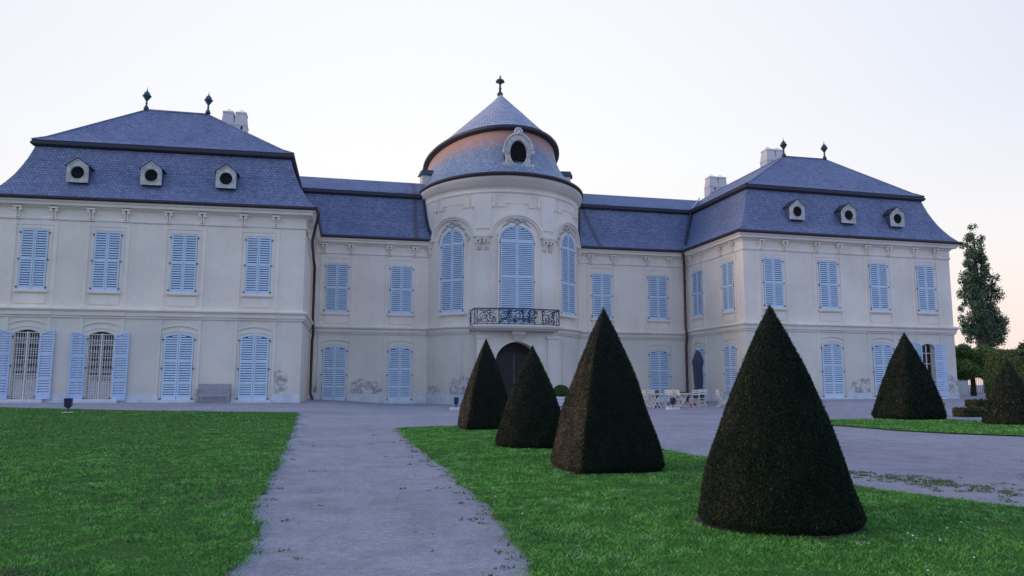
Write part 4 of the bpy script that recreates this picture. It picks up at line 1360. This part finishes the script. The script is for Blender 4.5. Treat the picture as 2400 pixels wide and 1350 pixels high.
for i, (u, rad) in enumerate(((.10, .26), (.19, .34), (.33, .30), (.43, .24), (.50, .36), (.58, .24), (.68, .30), (.81, .34), (.90, .26))):
    sv = s0+fw_*u
    sd = 1 if i % 2 else -1
    scroll(sv, zc+.08*(-1)**i, rad, 1.6, sd, .6*i)
    scroll(sv+.16*sd, zc-.22, rad*.55, 1.4, -sd, 2+i)
    scroll(sv-.14*sd, zc+.26, rad*.45, 1.3, sd, 4+i)
    r.tube([RP(sv-.3, zb+.04), RP(sv-.12, zb+.14), RP(sv+.1, zb+.08), RP(sv+.3, zb+.2)], .018, 4, False)
    r.tube([RP(sv-.3, zt-.16), RP(sv-.1, zt-.10), RP(sv+.12, zt-.2), RP(sv+.28, zt-.12)], .018, 4, False)
    for q in range(5): r.blob(RP(sv+rng.uniform(-.3, .3), zc+rng.uniform(-.35, .35)), (.045, .03, .055), 5, 4)
for u in (.385, .62):     # denser figures beside the middle panel
    sv = s0+fw_*u
    for q in range(12): r.blob(RP(sv+rng.normal(0, .07), zb+.1+.75*q/12), (.06, .03, .055), 5, 4)
for sv in (.25, .55, RL-.25, RL-.55, s0+.11, RL-s0-.11):
    for q in range(9): r.blob(RP(sv+rng.normal(0, .06), zb+.08+.8*q/9), (.04, .04, .05), 5, 4)
r.build('railing', M['iron'], balc, PX)

# ------------------------------------------------------------------ topiary
def leaf_cloud(P, Nrm, size, tint, mat, name, parent, jitter=.5, aspect=.55, out=False):
    """one small triangle per leaf, mostly lying on the surface it grows from"""
    n = len(P)
    nr = Nrm+rng.normal(0, jitter, (n, 3)); nr /= np.linalg.norm(nr, axis=1)[:, None]+1e-9
    a = rng.normal(size=(n, 3)); a -= nr*(a*nr).sum(1)[:, None]; a /= np.linalg.norm(a, axis=1)[:, None]+1e-9
    c = np.cross(nr, a)
    s = size*rng.uniform(.6, 1.4, n)[:, None]
    if out:      # needles stand out of the clipped face instead of lying on it
        V = np.stack([P-nr*s*.9-c*s*aspect*.5, P-nr*s*.9+c*s*aspect*.5, P+nr*s*.5], 1).reshape(-1, 3)
        return np_mesh(name, V, np.arange(3*n).reshape(n, 3), mat, parent, np.clip(tint, 0, 1))
    V = np.stack([P-a*s*.5-c*s*aspect*.5, P-a*s*.5+c*s*aspect*.5, P+a*s*.65+nr*s*.25], 1).reshape(-1, 3)
    return np_mesh(name, V, np.arange(3*n).reshape(n, 3), mat, parent, np.clip(tint, 0, 1))
def topiary(name, x, y, kind, half, h, n, size, label, rot=0., grp='clipped yews on the lawns', core=M['yew_core'], leaf=None, bulge=.36, stops=.42, brown=.46, tipr=.075):
    z = gh(x, y)+GRASS_Z
    o = empty(name, (x, y, z), rot)
    tag(o, label, 'topiary', grp)
    def rad(t):     # t 0 base .. 1 apex
        t = np.asarray(t, float)
        r = (1-t)+bulge*t*(1-t)*1.15
        r = r*np.clip(.90+t*2.6, 0, 1)
        return np.maximum(r*half, tipr*np.sqrt(np.clip(1-t, 0, 1)))
    def shape(u, t):
        """u angle 0..2pi -> plan point"""
        r = rad(t)
        if kind == 'cone': return r*np.cos(u), r*np.sin(u)
        p = 13.                     # squared plan with softened corners
        k = (np.abs(np.cos(u))**p+np.abs(np.sin(u))**p)**(-1/p)
        return r*k*np.cos(u), r*k*np.sin(u)
    nu, nt_ = 72, 40
    U, T = np.meshgrid(np.linspace(0, 2*PI, nu, endpoint=False), np.linspace(0, 1, nt_))
    lump = 1+.017*np.sin(U*3+T*9+x)+.013*np.sin(U*7-T*17+y)
    X, Y = shape(U, T); X = X*lump*.975; Y = Y*lump*.975; Z = T*h*.99
    V = np.stack([X, Y, Z], -1).reshape(-1, 3)
    i = np.arange(nt_-1)[:, None]*nu; k = np.arange(nu)[None, :]; k2 = (k+1) % nu
    F = np.stack([i+k, i+k2, i+nu+k2, i+nu+k], -1).reshape(-1, 4)
    np_mesh('core', V, F, core, o, smooth=True)
    ring = MB(); nn_ = 40
    for k in range(nn_):
        u0 = 2*PI*k/nn_
        kk = 1.0 if kind == 'cone' else (abs(math.cos(u0))**13+abs(math.sin(u0))**13)**(-1/13)
        rr_ = half*(1.0+.02*math.sin(5*u0+x))*kk
        ring.v.append((rr_*math.cos(u0), rr_*math.sin(u0), .006))
    ring.f.append(tuple(range(nn_))); ring.m.append(0); ring.sm.append(False)
    ring.build('contact_shade_ring', M['contact_shade'], o)  # soil-coloured disc that paints in the contact shadow at the base
    # trunk hidden low under the skirt
    b = MB(); b.tube([(0, 0, -.1), (0, 0, h*.3)], half*.10, 8); b.build('trunk', M['bark'], o)
    # needles
    t = 1-np.sqrt(rng.random(n))*.999; t = np.where(rng.random(n) < .06, rng.random(n)*.05, t)
    u = rng.uniform(0, 2*PI, n)
    if kind != 'cone':
        e = rng.integers(0, 4, n); q = rng.uniform(-1, 1, n)
        u = np.arctan2(np.choose(e, [q, np.ones(n), q, -np.ones(n)]), np.choose(e, [np.ones(n), q, -np.ones(n), q]))
    eps = 1e-3
    px, py = shape(u, t); qx, qy = shape(u+eps, t); sx, sy = shape(u, np.minimum(t+eps, 1)); 
    lump = 1+.017*np.sin(u*3+t*9+x)+.013*np.sin(u*7-t*17+y)
    tu = np.stack([(qx-px)/eps, (qy-py)/eps, 0*px], -1); tt = np.stack([(sx-px)/eps, (sy-py)/eps, h+0*px], -1)
    nr = np.cross(tu, tt); nr /= np.linalg.norm(nr, axis=1)[:, None]+1e-9
    P = np.stack([px*lump, py*lump, t*h], -1)+nr*rng.normal(-.004, .007, n)[:, None]*(size/.02)**.5
    ns = vnoise(u*half*3, t*h*3, 1.3, 21)+.7*vnoise(u*half*9, t*h*9, 1.5, 22)
    tint = stops-.17+.09*(1-t)+.09*ns+rng.normal(0, .15, n)+brown*(1.15 if kind == 'pyr' else .6)*np.clip(-nr[:, 0]*2.2-1.15, 0, 1)      # left-facing needles browned and lightened to paint in light from the left
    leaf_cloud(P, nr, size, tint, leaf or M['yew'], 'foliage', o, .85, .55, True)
    return o
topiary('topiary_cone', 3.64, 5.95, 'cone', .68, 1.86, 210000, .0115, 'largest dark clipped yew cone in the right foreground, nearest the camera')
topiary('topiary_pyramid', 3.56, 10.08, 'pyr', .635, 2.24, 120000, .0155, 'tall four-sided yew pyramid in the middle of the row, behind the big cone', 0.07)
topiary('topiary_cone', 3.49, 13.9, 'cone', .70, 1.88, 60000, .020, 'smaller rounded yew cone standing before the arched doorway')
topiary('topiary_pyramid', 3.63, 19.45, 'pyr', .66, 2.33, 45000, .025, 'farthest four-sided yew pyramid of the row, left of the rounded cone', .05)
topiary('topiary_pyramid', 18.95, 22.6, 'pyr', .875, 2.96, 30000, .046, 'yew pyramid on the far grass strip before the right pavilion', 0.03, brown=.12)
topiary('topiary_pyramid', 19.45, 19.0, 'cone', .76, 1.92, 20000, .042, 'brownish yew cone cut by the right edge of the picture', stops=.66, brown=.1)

# ball of box in a white planter ------------------------------------------
pl = empty('planter', (12.86, 44.2, gh(12.86, 44.2)))
tag(pl, 'white slatted planter box beside the portal', 'planter')
b = MB()
for k in range(3): b.box(-.46, .46, -.46, .46, .04+.19*k, .20+.19*k)
for sx in (-1, 1):
    for sy in (-1, 1): b.box(sx*.47-.04, sx*.47+.04, sy*.47-.04, sy*.47+.04, 0, .62)
b.build('box', M['step'], pl)
bb = empty('box_ball', (12.86, 44.2, gh(12.86, 44.2)+.58))
tag(bb, 'small round clipped box ball growing in the white planter', 'shrub')
n = 5000; q = rng.normal(size=(n, 3)); q /= np.linalg.norm(q, axis=1)[:, None]
b = MB(); b.blob((0, 0, .28), (.46, .46, .38), 18, 12); b.build('core', M['yew_core'], bb)
leaf_cloud(q*np.array([.49, .49, .41])+np.array([0, 0, .28]), q, .055, .5+.15*rng.normal(size=n), M['box_leaf'], 'foliage', bb, .6)

# ------------------------------------------------------------------ bench
def make_bench(x, y, ang):
    z = gh(x, y)
    o = empty('garden_bench', (x, y, z), ang)
    tag(o, 'grey weathered wooden bench against the left pavilion wall', 'bench')
    w = .82
    b = MB()
    for k in range(5): b.box(-w, w, -.22+.10*k, -.13+.10*k, .42, .45)
    b.box(-w, w, -.25, -.225, .34, .425)
    b.build('seat', M['wood_bench'], o)
    b = MB()
    b.box(-w, w, .26, .30, .90, .99); b.box(-w, w, .26, .30, .50, .56)
    for k in range(15): xx = -w+.08+(2*w-.16)*k/14; b.box(xx-.03, xx+.03, .268, .292, .56, .90)
    b.build('backrest', M['wood_bench'], o)
    for sx in (-1, 1):
        b = MB(); xx = sx*(w-.035)
        b.box(xx-.035, xx+.035, -.26, -.19, 0, .66); b.build('leg', M['wood_bench'], o)
        b = MB(); b.box(xx-.035, xx+.035, .25, .31, 0, .94); b.build('leg', M['wood_bench'], o)
        b = MB(); b.box(xx-.045, xx+.045, -.30, .25, .66, .70); b.build('armrest', M['wood_bench'], o)
make_bench(-6.58, 42.45, aL)

# ------------------------------------------------------------------ floodlights
def floodlight(x, y, label, base=False, ang=0., s=1.):
    z = gh(x, y)
    o = empty('floodlight', (x, y, z), ang); o.scale = (s, s, s)
    tag(o, label, 'floodlight', 'ground floodlights facing the palace')
    b = MB()
    if base: b.hexa([(-.30, -.24, -.03), (.30, -.24, -.03), (.30, .24, -.03), (-.30, .24, -.03)], [(-.27, -.21, .11), (.27, -.21, .11), (.27, .21, .11), (-.27, .21, .11)])
    else: b.hexa([(-.18, -.15, -.02), (.18, -.15, -.02), (.18, .15, -.02), (-.18, .15, -.02)], [(-.16, -.13, .045), (.16, -.13, .045), (.16, .13, .045), (-.16, .13, .045)])
    b.build('base', M['concrete'], o)
    z0 = .11 if base else .045
    b = MB(); b.tube([(0, 0, z0), (0, 0, z0+.16)], .028, 8); b.box(-.07, .07, -.015, .015, z0+.14, z0+.20); b.build('post', M['lampbox'], o)
    b = MB(); h = z0+.18
    b.hexa([(-.11, -.08, h), (.11, -.08, h), (.10, .12, h+.02), (-.10, .12, h+.02)], [(-.12, -.14, h+.30), (.12, -.14, h+.30), (.11, .08, h+.32), (-.11, .08, h+.32)])
    for k in range(4): b.box(-.09, .09, -.125-.0*k, -.11, h+.05+.06*k, h+.07+.06*k)
    b.build('housing', M['lampbox'], o)
    return o
floodlight(-9.62, 30.35, 'small dark floodlight at the far edge of the left lawn', s=1.0)
floodlight(5.66, 38.5, 'dark floodlight on a pale block in the gravel left of the topiary row', True, 0, 1.02)
floodlight(16.85, 37.1, 'dark floodlight on a pale block in front of the cafe chairs', True, 0, 1.02)

# ------------------------------------------------------------------ cafe furniture
def make_chair(x, y, ang, label):
    o = empty('folding_chair', (x, y, gh(x, y)), ang)
    tag(o, label, 'chair', 'cream folding cafe chairs')
    w = .22
    b = MB()
    for k in range(6): b.box(-w, w, -.2+.07*k, -.145+.07*k, .47, .49)
    b.build('seat', M['cream_wood'], o)
    b = MB()
    for z in (.70, .82, .92): b.box(-w, w, .245+(z-.7)*.12, .268+(z-.7)*.12, z, z+.075)
    b.build('backrest', M['cream_wood'], o)
    for sx in (-1, 1):
        b = MB(); b.tube([(sx*w, -.26, 0), (sx*w, .20, .55), (sx*w, .28, 1.0)], .022, 5); b.build('back_leg', M['cream_wood'], o)
        b = MB(); b.tube([(sx*(w-.05), .30, 0), (sx*(w-.05), -.19, .48)], .022, 5); b.build('front_leg', M['cream_wood'], o)
    b = MB(); b.tube([(-w, -.21, .06), (w, -.21, .06)], .015, 5); b.tube([(-w, .25, .06), (w, .25, .06)], .015, 5); b.build('stretcher', M['cream_wood'], o)
    return o
make_chair(16.80, 40.2, PI*.5, 'cream folding chair half hidden behind the tall yew pyramid')
make_chair(17.12, 40.9, PI*1.05, 'cream folding chair left of the brown-shaded lamp')
make_chair(17.92, 40.0, PI*.9, 'cream folding chair right of the brown-shaded lamp, legs crossed toward the viewer')
make_chair(18.42, 41.2, PI*1.0, 'cream folding chair just behind the dark floodlight')
make_chair(19.62, 40.3, PI*1.02, 'cream folding chair nearest the foot of the closed parasol, facing the viewer')
make_chair(19.15, 41.9, PI*.1, 'cream folding chair on the far side of the slatted folding table')
make_chair(21.00, 39.6, PI*.45, 'cream folding chair turned sideways, alone right of the parasol')
def make_table(x, y, label, w, d, top, leg, round_=False):
    o = empty('cafe_table', (x, y, gh(x, y)))
    tag(o, label, 'table', 'cafe tables')
    b = MB()
    if round_: b.lathe((0, 0, .78), [(w, 0), (w, .03)], 20, smooth=False)
    else:
        for k in range(5): b.box(-w, w, -d+2*d*k/5, -d+2*d*(k+.88)/5, .78, .805)
        b.box(-w+.02, w-.02, -d+.02, -d+.05, .73, .78); b.box(-w+.02, w-.02, d-.05, d-.02, .73, .78)
    b.build('tabletop', top, o)
    if round_:
        for k in range(3):
            a = 2*PI*k/3+.4
            b = MB(); b.tube([(.04*math.cos(a), .04*math.sin(a), .78), (.09*math.cos(a), .09*math.sin(a), .5), (.16*math.cos(a), .16*math.sin(a), .3), (.34*math.cos(a), .34*math.sin(a), .12), (.40*math.cos(a), .40*math.sin(a), 0)], .018, 6); b.build('leg', leg, o)
        b = MB(); b.tube([(.2*math.cos(t), .2*math.sin(t), .26) for t in [2*PI*k/16 for k in range(17)]], .012, 5); b.build('leg_ring', leg, o)
    else:
        for sx in (-1, 1):
            for sy in (-1, 1):
                b = MB(); b.tube([(sx*(w-.1), sy*(d-.1), 0), (-sx*(w-.16), sy*(d-.1), .77)], .024, 5); b.build('leg', leg, o)
make_chair(18.55, 39.7, PI*.55, 'cream folding chair sideways between the dark floodlight and the slatted folding table')
make_chair(20.75, 41.6, PI*.95, 'cream folding chair farthest back, just right of the closed parasol')
make_table(17.0, 39.7, 'cream slatted folding table partly hidden by the tall yew pyramid', .36, .34, M['cream_wood'], M['cream_wood'])
make_table(18.98, 40.5, 'cream slatted folding table between the cafe chairs', .42, .36, M['cream_wood'], M['cream_wood'])
make_table(21.75, 39.9, 'dark round table with curved iron legs beside the big yew cone', .42, .42, M['iron'], M['iron'], True)
make_table(20.75, 45.0, 'dark low table against the wall near the downpipe', .62, .35, M['brown'], M['iron'])
o = empty('standing_lamp', (17.62, 41.0, gh(17.62, 41.)))
tag(o, 'dark standing lamp with tapered brown shade among cafe chairs', 'lamp')
b = MB(); b.lathe((0, 0, 0), [(.26, 0), (.26, .05), (.06, .08)], 14); b.build('base', M['iron'], o)
b = MB(); b.tube([(0, 0, .06), (0, 0, .62)], .05, 8); b.build('pole', M['iron'], o)
b = MB(); b.lathe((0, 0, .56), [(.20, 0), (.13, .42)], 14); b.build('lamp_shade', M['brown'], o)
o = empty('parasol', (21.25, 43.0, gh(21.25, 43.)))
tag(o, 'closed navy blue parasol standing near the corner downpipe', 'parasol')
b = MB(); b.lathe((0, 0, 0), [(.34, 0), (.34, .07), (.08, .1)], 14); b.build('base', M['concrete'], o)
b = MB(); b.tube([(0, 0, .05), (0, 0, 3.46)], .03, 8); b.build('pole', M['white'], o)
b = MB(); b.smooth = True
n = 40; prof = [(.46, .27), (.60, .30), (.85, .29), (1.05, .235), (1.15, .215), (1.3, .235), (1.7, .25), (2.2, .255), (2.45, .27), (2.6, .31), (2.72, .30), (2.95, .23), (3.2, .14), (3.34, .07), (3.38, .02)]
vs = []
for z, rr in prof:
    for k in range(n):
        a = 2*PI*k/n
        fold = 1+.20*math.sin(a*8+z*1.1)+.08*math.sin(a*3+z*2.6)
        zz = z-(.16*max(0, math.sin(a*4+1)) if z < .5 else 0)+(.10*math.sin(a*2+.5) if 2.4 < z < 2.8 else 0)
        vs.append((rr*fold*math.cos(a), rr*fold*math.sin(a), zz))
b.add(vs, [(i*n+k, i*n+(k+1) % n, (i+1)*n+(k+1) % n, (i+1)*n+k) for i in range(len(prof)-1) for k in range(n)])
b.build('canopy', M['navy'], o)
b = MB(); b.blob((0, 0, 3.46), (.05, .05, .06), 8, 6); b.build('cap', M['white'], o)
b = MB()
for k in range(7): b.blob((rng.normal(0, .22), rng.normal(0, .12), .12+.05*rng.random()), (.2, .16, .12), 8, 6)
o = b.build('cushion_heap', M['rose']); o.location = (20.55, 42.2, gh(20.5, 42.2))
tag(o, 'low faded rose heap on the gravel right of the parasol foot', 'cushions')

# ------------------------------------------------------------------ trees and hedges on the right
def crown_leaves(clumps, n, size, mat, parent, tint0=.45, hollow=.35):
    """leaves gathered in clumps (cx,cy,cz,rx,ry,rz); most on the outside of each clump"""
    w = np.array([c[3]*c[5] for c in clumps]); w = w/w.sum()
    k = rng.choice(len(clumps), n, p=w); Cc_ = np.array(clumps)[k]
    q = rng.normal(size=(n, 3)); q /= np.linalg.norm(q, axis=1)[:, None]
    rr = (hollow+(1-hollow)*rng.random(n)**.6)*(1+.12*rng.normal(size=n))
    P = Cc_[:, :3]+q*rr[:, None]*Cc_[:, 3:]
    ct = rng.normal(0, .11, len(clumps))[k]
    return leaf_cloud(P, q, size, tint0+ct+.16*rng.normal(size=n), mat, 'crown', parent, .9, .7)
# poplar
pz = 85.
px0 = 83.6
pop = empty('poplar_tree', (px0, pz, 0))
tag(pop, 'tall loose poplar rising behind the right pavilion', 'tree')
b = MB()
b.tube([(0, 0, -.5), (.1, 0, 6), (-.1, 0, 12), (-.5, 0, 18), (-.4, 0, 21)], [.55, .45, .32, .2, .06], 8)
for (x, z0, x1, z1) in ((0, 7, 2.4, 15), (0, 8, -2.2, 14), (-.1, 11, 1.0, 20), (0, 6, 3.0, 11), (-.2, 10, -1.6, 19)):
    b.tube([(x, 0, z0), ((x+x1)/2, .2, (z0+z1)/2-.5), (x1, .3, z1)], [.2, .13, .05], 6)
b.build('trunk', M['bark'], pop)
def plume(cx, z0, z1, r, m):
    return [(cx+rng.normal(0, r*.35), rng.normal(0, r*.6), z0+(z1-z0)*(i+.5)/m+rng.normal(0, .25), r*rng.uniform(.5, .95)*(1.0-.45*(i/m)), r*.9, r*rng.uniform(.7, 1.1)*(1-.3*i/m)) for i in range(m)]
cl = (plume(-1.45, 12.5, 21.6, .95, 15)+plume(-.35, 12, 22.0, 1.0, 16)+plume(.5, 13.5, 21.1, .82, 12)+plume(-1.2, 8, 16, 1.2, 12)+plume(.1, 7, 15, 1.25, 12)
      +plume(1.5, 6.8, 15.6, 1.15, 14)+plume(2.15, 7, 13.2, .8, 9)+plume(-3.0, 10.8, 13.6, .5, 4)+plume(-2.8, 7, 10.2, .75, 5)+plume(.8, 6, 10, 1.5, 8))
crown_leaves(cl, 30000, .22, M['poplar'], pop, .42, .2)
# clipped round lime beside the corner
lt = empty('lime_tree', (50.9, 53.2, .24))
tag(lt, 'clipped round-headed tree on a bare trunk beside the pavilion corner', 'tree')
b = MB(); b.tube([(0, 0, -.3), (.03, 0, .9), (0, 0, 2.2)], [.24, .20, .17], 10); b.build('trunk', M['bark'], lt)
cl = [(rng.uniform(-1.5, 1.5), rng.uniform(-1.4, 1.4), rng.uniform(1.7, 3.9), .62, .62, .5) for i in range(46)]
cl = [c for c in cl if (c[0]/1.8)**2+((c[2]-2.5)/2.4)**2 < 1]
crown_leaves(cl, 26000, .13, M['lime'], lt, .40, .3)
# clipped hedge block
hd = empty('clipped_hedge', (44.6, 42.9, .1))
tag(hd, 'tall square-cut hornbeam hedge at the right edge', 'hedge')
hx0, hx1, hy0, hy1, hz = -2.0, 5.0, -.8, .5, 3.30
b = MB(); b.box(hx0+.12, hx1-.12, hy0+.12, hy1-.12, 0, hz-.1); b.build('core', M['yew_core'], hd)
n = 42000
f = rng.random(n); X = rng.uniform(hx0, hx1, n); Y = rng.uniform(hy0, hy1, n); Z = hz*rng.random(n)
fc = np.where(f < .46, 0, np.where(f < .72, 1, 2))
P = np.stack([np.where(fc == 1, hx0, X), np.where(fc == 0, hy0, Y), np.where(fc == 2, hz, Z)], -1)
Nn = np.stack([np.where(fc == 1, -1., 0), np.where(fc == 0, -1., 0), np.where(fc == 2, 1., 0)], -1)
P = P+rng.normal(0, .06, (n, 3))+Nn*(.07*vnoise(P[:, 0]+P[:, 1], P[:, 2], 2.2, 31))[:, None]
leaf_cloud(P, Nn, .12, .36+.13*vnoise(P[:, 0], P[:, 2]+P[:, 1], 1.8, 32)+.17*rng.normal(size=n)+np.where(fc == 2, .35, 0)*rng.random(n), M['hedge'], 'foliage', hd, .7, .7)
# shrubs beyond the hedge
for (x, y, r, h, lab) in ((70.0, 66.0, 2.4, 5.6, 'loose dull green shrub rising above the hedge'), (76.2, 66.5, 2.4, 5.4, 'reddish loose shrub above the hedge at the far right edge')):
    s_ = empty('shrub', (x, y, .2)); tag(s_, lab, 'shrub')
    b = MB(); b.tube([(0, 0, -.3), (0, 0, h*.5)], [.15, .08], 6); b.build('trunk', M['bark'], s_)
    cl = [(rng.normal(0, r*.45), rng.normal(0, r*.4), h*.35+rng.random()*h*.55, r*.32, r*.32, r*.28) for i in range(34)]
    crown_leaves(cl, 9000, .2, M['shrub'], s_, .55, .2)
# low hedges by the court
def low_hedge(x0, x1, y0, y1, h, label):
    z = gh(x0, y0); o = empty('low_hedge', (x0, y0, z)); tag(o, label, 'hedge', 'low hedges beside the court')
    b = MB(); b.box(.05, x1-x0-.05, .05, y1-y0-.05, 0, h-.05); b.build('core', M['yew_core'], o)
    n = 5000; f = rng.random(n)
    X = rng.uniform(0, x1-x0, n); Y = rng.uniform(0, y1-y0, n); Z = h*rng.random(n)
    fc = np.where(f < .4, 0, np.where(f < .6, 1, 2))
    P = np.stack([np.where(fc == 1, 0, X), np.where(fc == 0, 0, Y), np.where(fc == 2, h, Z)], -1)+rng.normal(0, .02, (n, 3))
    Nn = np.stack([np.where(fc == 1, -1., 0), np.where(fc == 0, -1., 0), np.where(fc == 2, 1., 0)], -1)
    leaf_cloud(P, Nn, .07, .5+.2*rng.normal(size=n), M['lowhedge'], 'foliage', o, .6, .7)
low_hedge(22.4, 29., 23.9, 24.4, .30, 'nearer low brown-green hedge behind the right-hand yew')
low_hedge(28.6, 36., 29.8, 30.4, .34, 'farther low hedge edging the court before the square hedge')
# cabinet, garden wall, gate posts
o = empty('utility_cabinet', (49.6, 54.0, gh(45, 54)), .0)
tag(o, 'grey metal cabinet by the pale wall behind the corner', 'cabinet')
b = MB(); b.box(-.35, .35, -.2, .2, .06, .82); b.box(-.38, .38, -.23, .23, .82, .87); b.box(-.3, .3, -.16, .16, 0, .06); b.build('body', M['grey_metal'], o)
b = MB(); b.box(-.31, -.01, -.215, -.2, .12, .78); b.build('cabinet_door', M['grey_metal'], o)
b = MB(); b.box(.01, .31, -.215, -.2, .12, .78); b.build('cabinet_door', M['grey_metal'], o)
o = empty('garden_wall', (54., 59.0, .2)); tag(o, 'pale plastered low wall behind the round-headed tree', 'wall')
b = MB(); b.box(-9, 1.9, 0, .35, -.3, 2.1); b.build('wall', M['far_wall'], o)
b = MB(); b.box(-9.05, 1.95, -.06, .41, 2.1, 2.2); b.build('coping', M['stone'], o)
o = empty('garden_gate', (57.4, 59.2, .2)); tag(o, 'dark iron gate beyond the round-headed tree trunk', 'gate')
b = MB()
for k in range(17): b.box(-1.5+.19*k, -1.47+.19*k, -.015, .015, 0, 1.75)
for z in (.15, 1.6): b.box(-1.55, 1.6, -.02, .02, z, z+.06)
b.build('bars', M['iron'], o)
for x in (-1.55, 1.65):
    b = MB(); b.box(x-.07, x+.07, -.07, .07, -.2, 2.0); b.build('gate_post', M['iron'], o)

# ------------------------------------------------------------------ light
SUN_EL, SUN_AZ = R_(6.5), R_(-85.)      # azimuth measured from +Y, negative to the left
w = bpy.data.worlds.new('World'); scene.world = w; w.use_nodes = True
nt = w.node_tree
for n_ in list(nt.nodes): nt.nodes.remove(n_)
out = N(nt, 'ShaderNodeOutputWorld'); bg = N(nt, 'ShaderNodeBackground')
sky = N(nt, 'ShaderNodeTexSky', sky_type='NISHITA'); sky.sun_disc = False
sky.sun_elevation = SUN_EL; sky.sun_rotation = SUN_AZ
tc = N(nt, 'ShaderNodeTexCoord'); sp = N(nt, 'ShaderNodeSeparateXYZ'); L(nt, tc, 'Generated', sp, 0)
zc_ = math_(nt, 'MAXIMUM', sp.outputs[2], 0.)
front = ramp(nt, [(0, (1.0, .78, .69)), (.07, (1.0, .85, .79)), (.17, (1.0, .96, .94)), (.28, (1.0, 1.0, 1.0)), (.46, (.945, .955, .99)), (.58, (.80, .86, 1.0)), (.78, (.50, .63, .95)), (1, (.38, .53, .92))])
back = ramp(nt, [(0, (.22, .23, .32)), (.07, (.32, .35, .49)), (.16, (.67, .77, 1.12)), (.40, (.62, .81, 1.28)), (.7, (.46, .64, 1.10)), (1, (.37, .54, .96))])
nt.links.new(zc_, front.inputs[0]); nt.links.new(zc_, back.inputs[0])
mr = N(nt, 'ShaderNodeMapRange', interpolation_type='SMOOTHSTEP'); mr.inputs[1].default_value = -.45; mr.inputs[2].default_value = .45
nt.links.new(sp.outputs[1], mr.inputs[0])
# the glow is strongest over the middle of the palace and pales to either side
hl = math_(nt, 'SQRT', math_(nt, 'ADD', math_(nt, 'MULTIPLY', sp.outputs[0], sp.outputs[0]), math_(nt, 'MULTIPLY', sp.outputs[1], sp.outputs[1])))
dt = math_(nt, 'DIVIDE', math_(nt, 'ADD', math_(nt, 'MULTIPLY', sp.outputs[0], math.sin(R_(6))), math_(nt, 'MULTIPLY', sp.outputs[1], math.cos(R_(6)))), math_(nt, 'MAXIMUM', hl, .001))
q_ = math_(nt, 'SUBTRACT', 1., dt)
el = N(nt, 'ShaderNodeMapRange', interpolation_type='SMOOTHSTEP'); el.inputs[1].default_value = .08; el.inputs[2].default_value = .34
nt.links.new(sp.outputs[2], el.inputs[0])
q_ = math_(nt, 'MULTIPLY', math_(nt, 'MINIMUM', q_, .5), el.outputs[0])
fc_ = N(nt, 'ShaderNodeCombineXYZ')
for i_, k_ in enumerate((.73, .60, .22)): nt.links.new(math_(nt, 'SUBTRACT', 1., math_(nt, 'MULTIPLY', q_, k_)), fc_.inputs[i_])
fr_ = mixc(nt, 1.0, front.outputs[0], fc_.outputs[0], 'MULTIPLY')
c = mixc(nt, mr.outputs[0], back.outputs[0], fr_)
nis = mixc(nt, 1.0, sky.outputs[0], (.003, .003, .003), 'MULTIPLY')
c = mixc(nt, 1.0, c, nis, 'ADD')
nt.links.new(c, bg.inputs['Color']); bg.inputs['Strength'].default_value = 1.0
L(nt, bg, 0, out, 0)
sun = bpy.data.lights.new('sun', 'SUN'); sun.energy = 2.3; sun.angle = R_(30); sun.color = (1.0, .78, .66)
so = bpy.data.objects.new('sun', sun); col.objects.link(so)
d = Vector((math.sin(SUN_AZ)*math.cos(SUN_EL), math.cos(SUN_AZ)*math.cos(SUN_EL), math.sin(SUN_EL)))
so.rotation_euler = d.to_track_quat('Z', 'Y').to_euler(); so.location = d*80
scene.view_settings.view_transform = 'Standard'
scene.view_settings.look = 'None'
scene.view_settings.exposure = 0
scene.view_settings.gamma = 1
scene.cycles.max_bounces = 6
scene.cycles.use_denoising = True
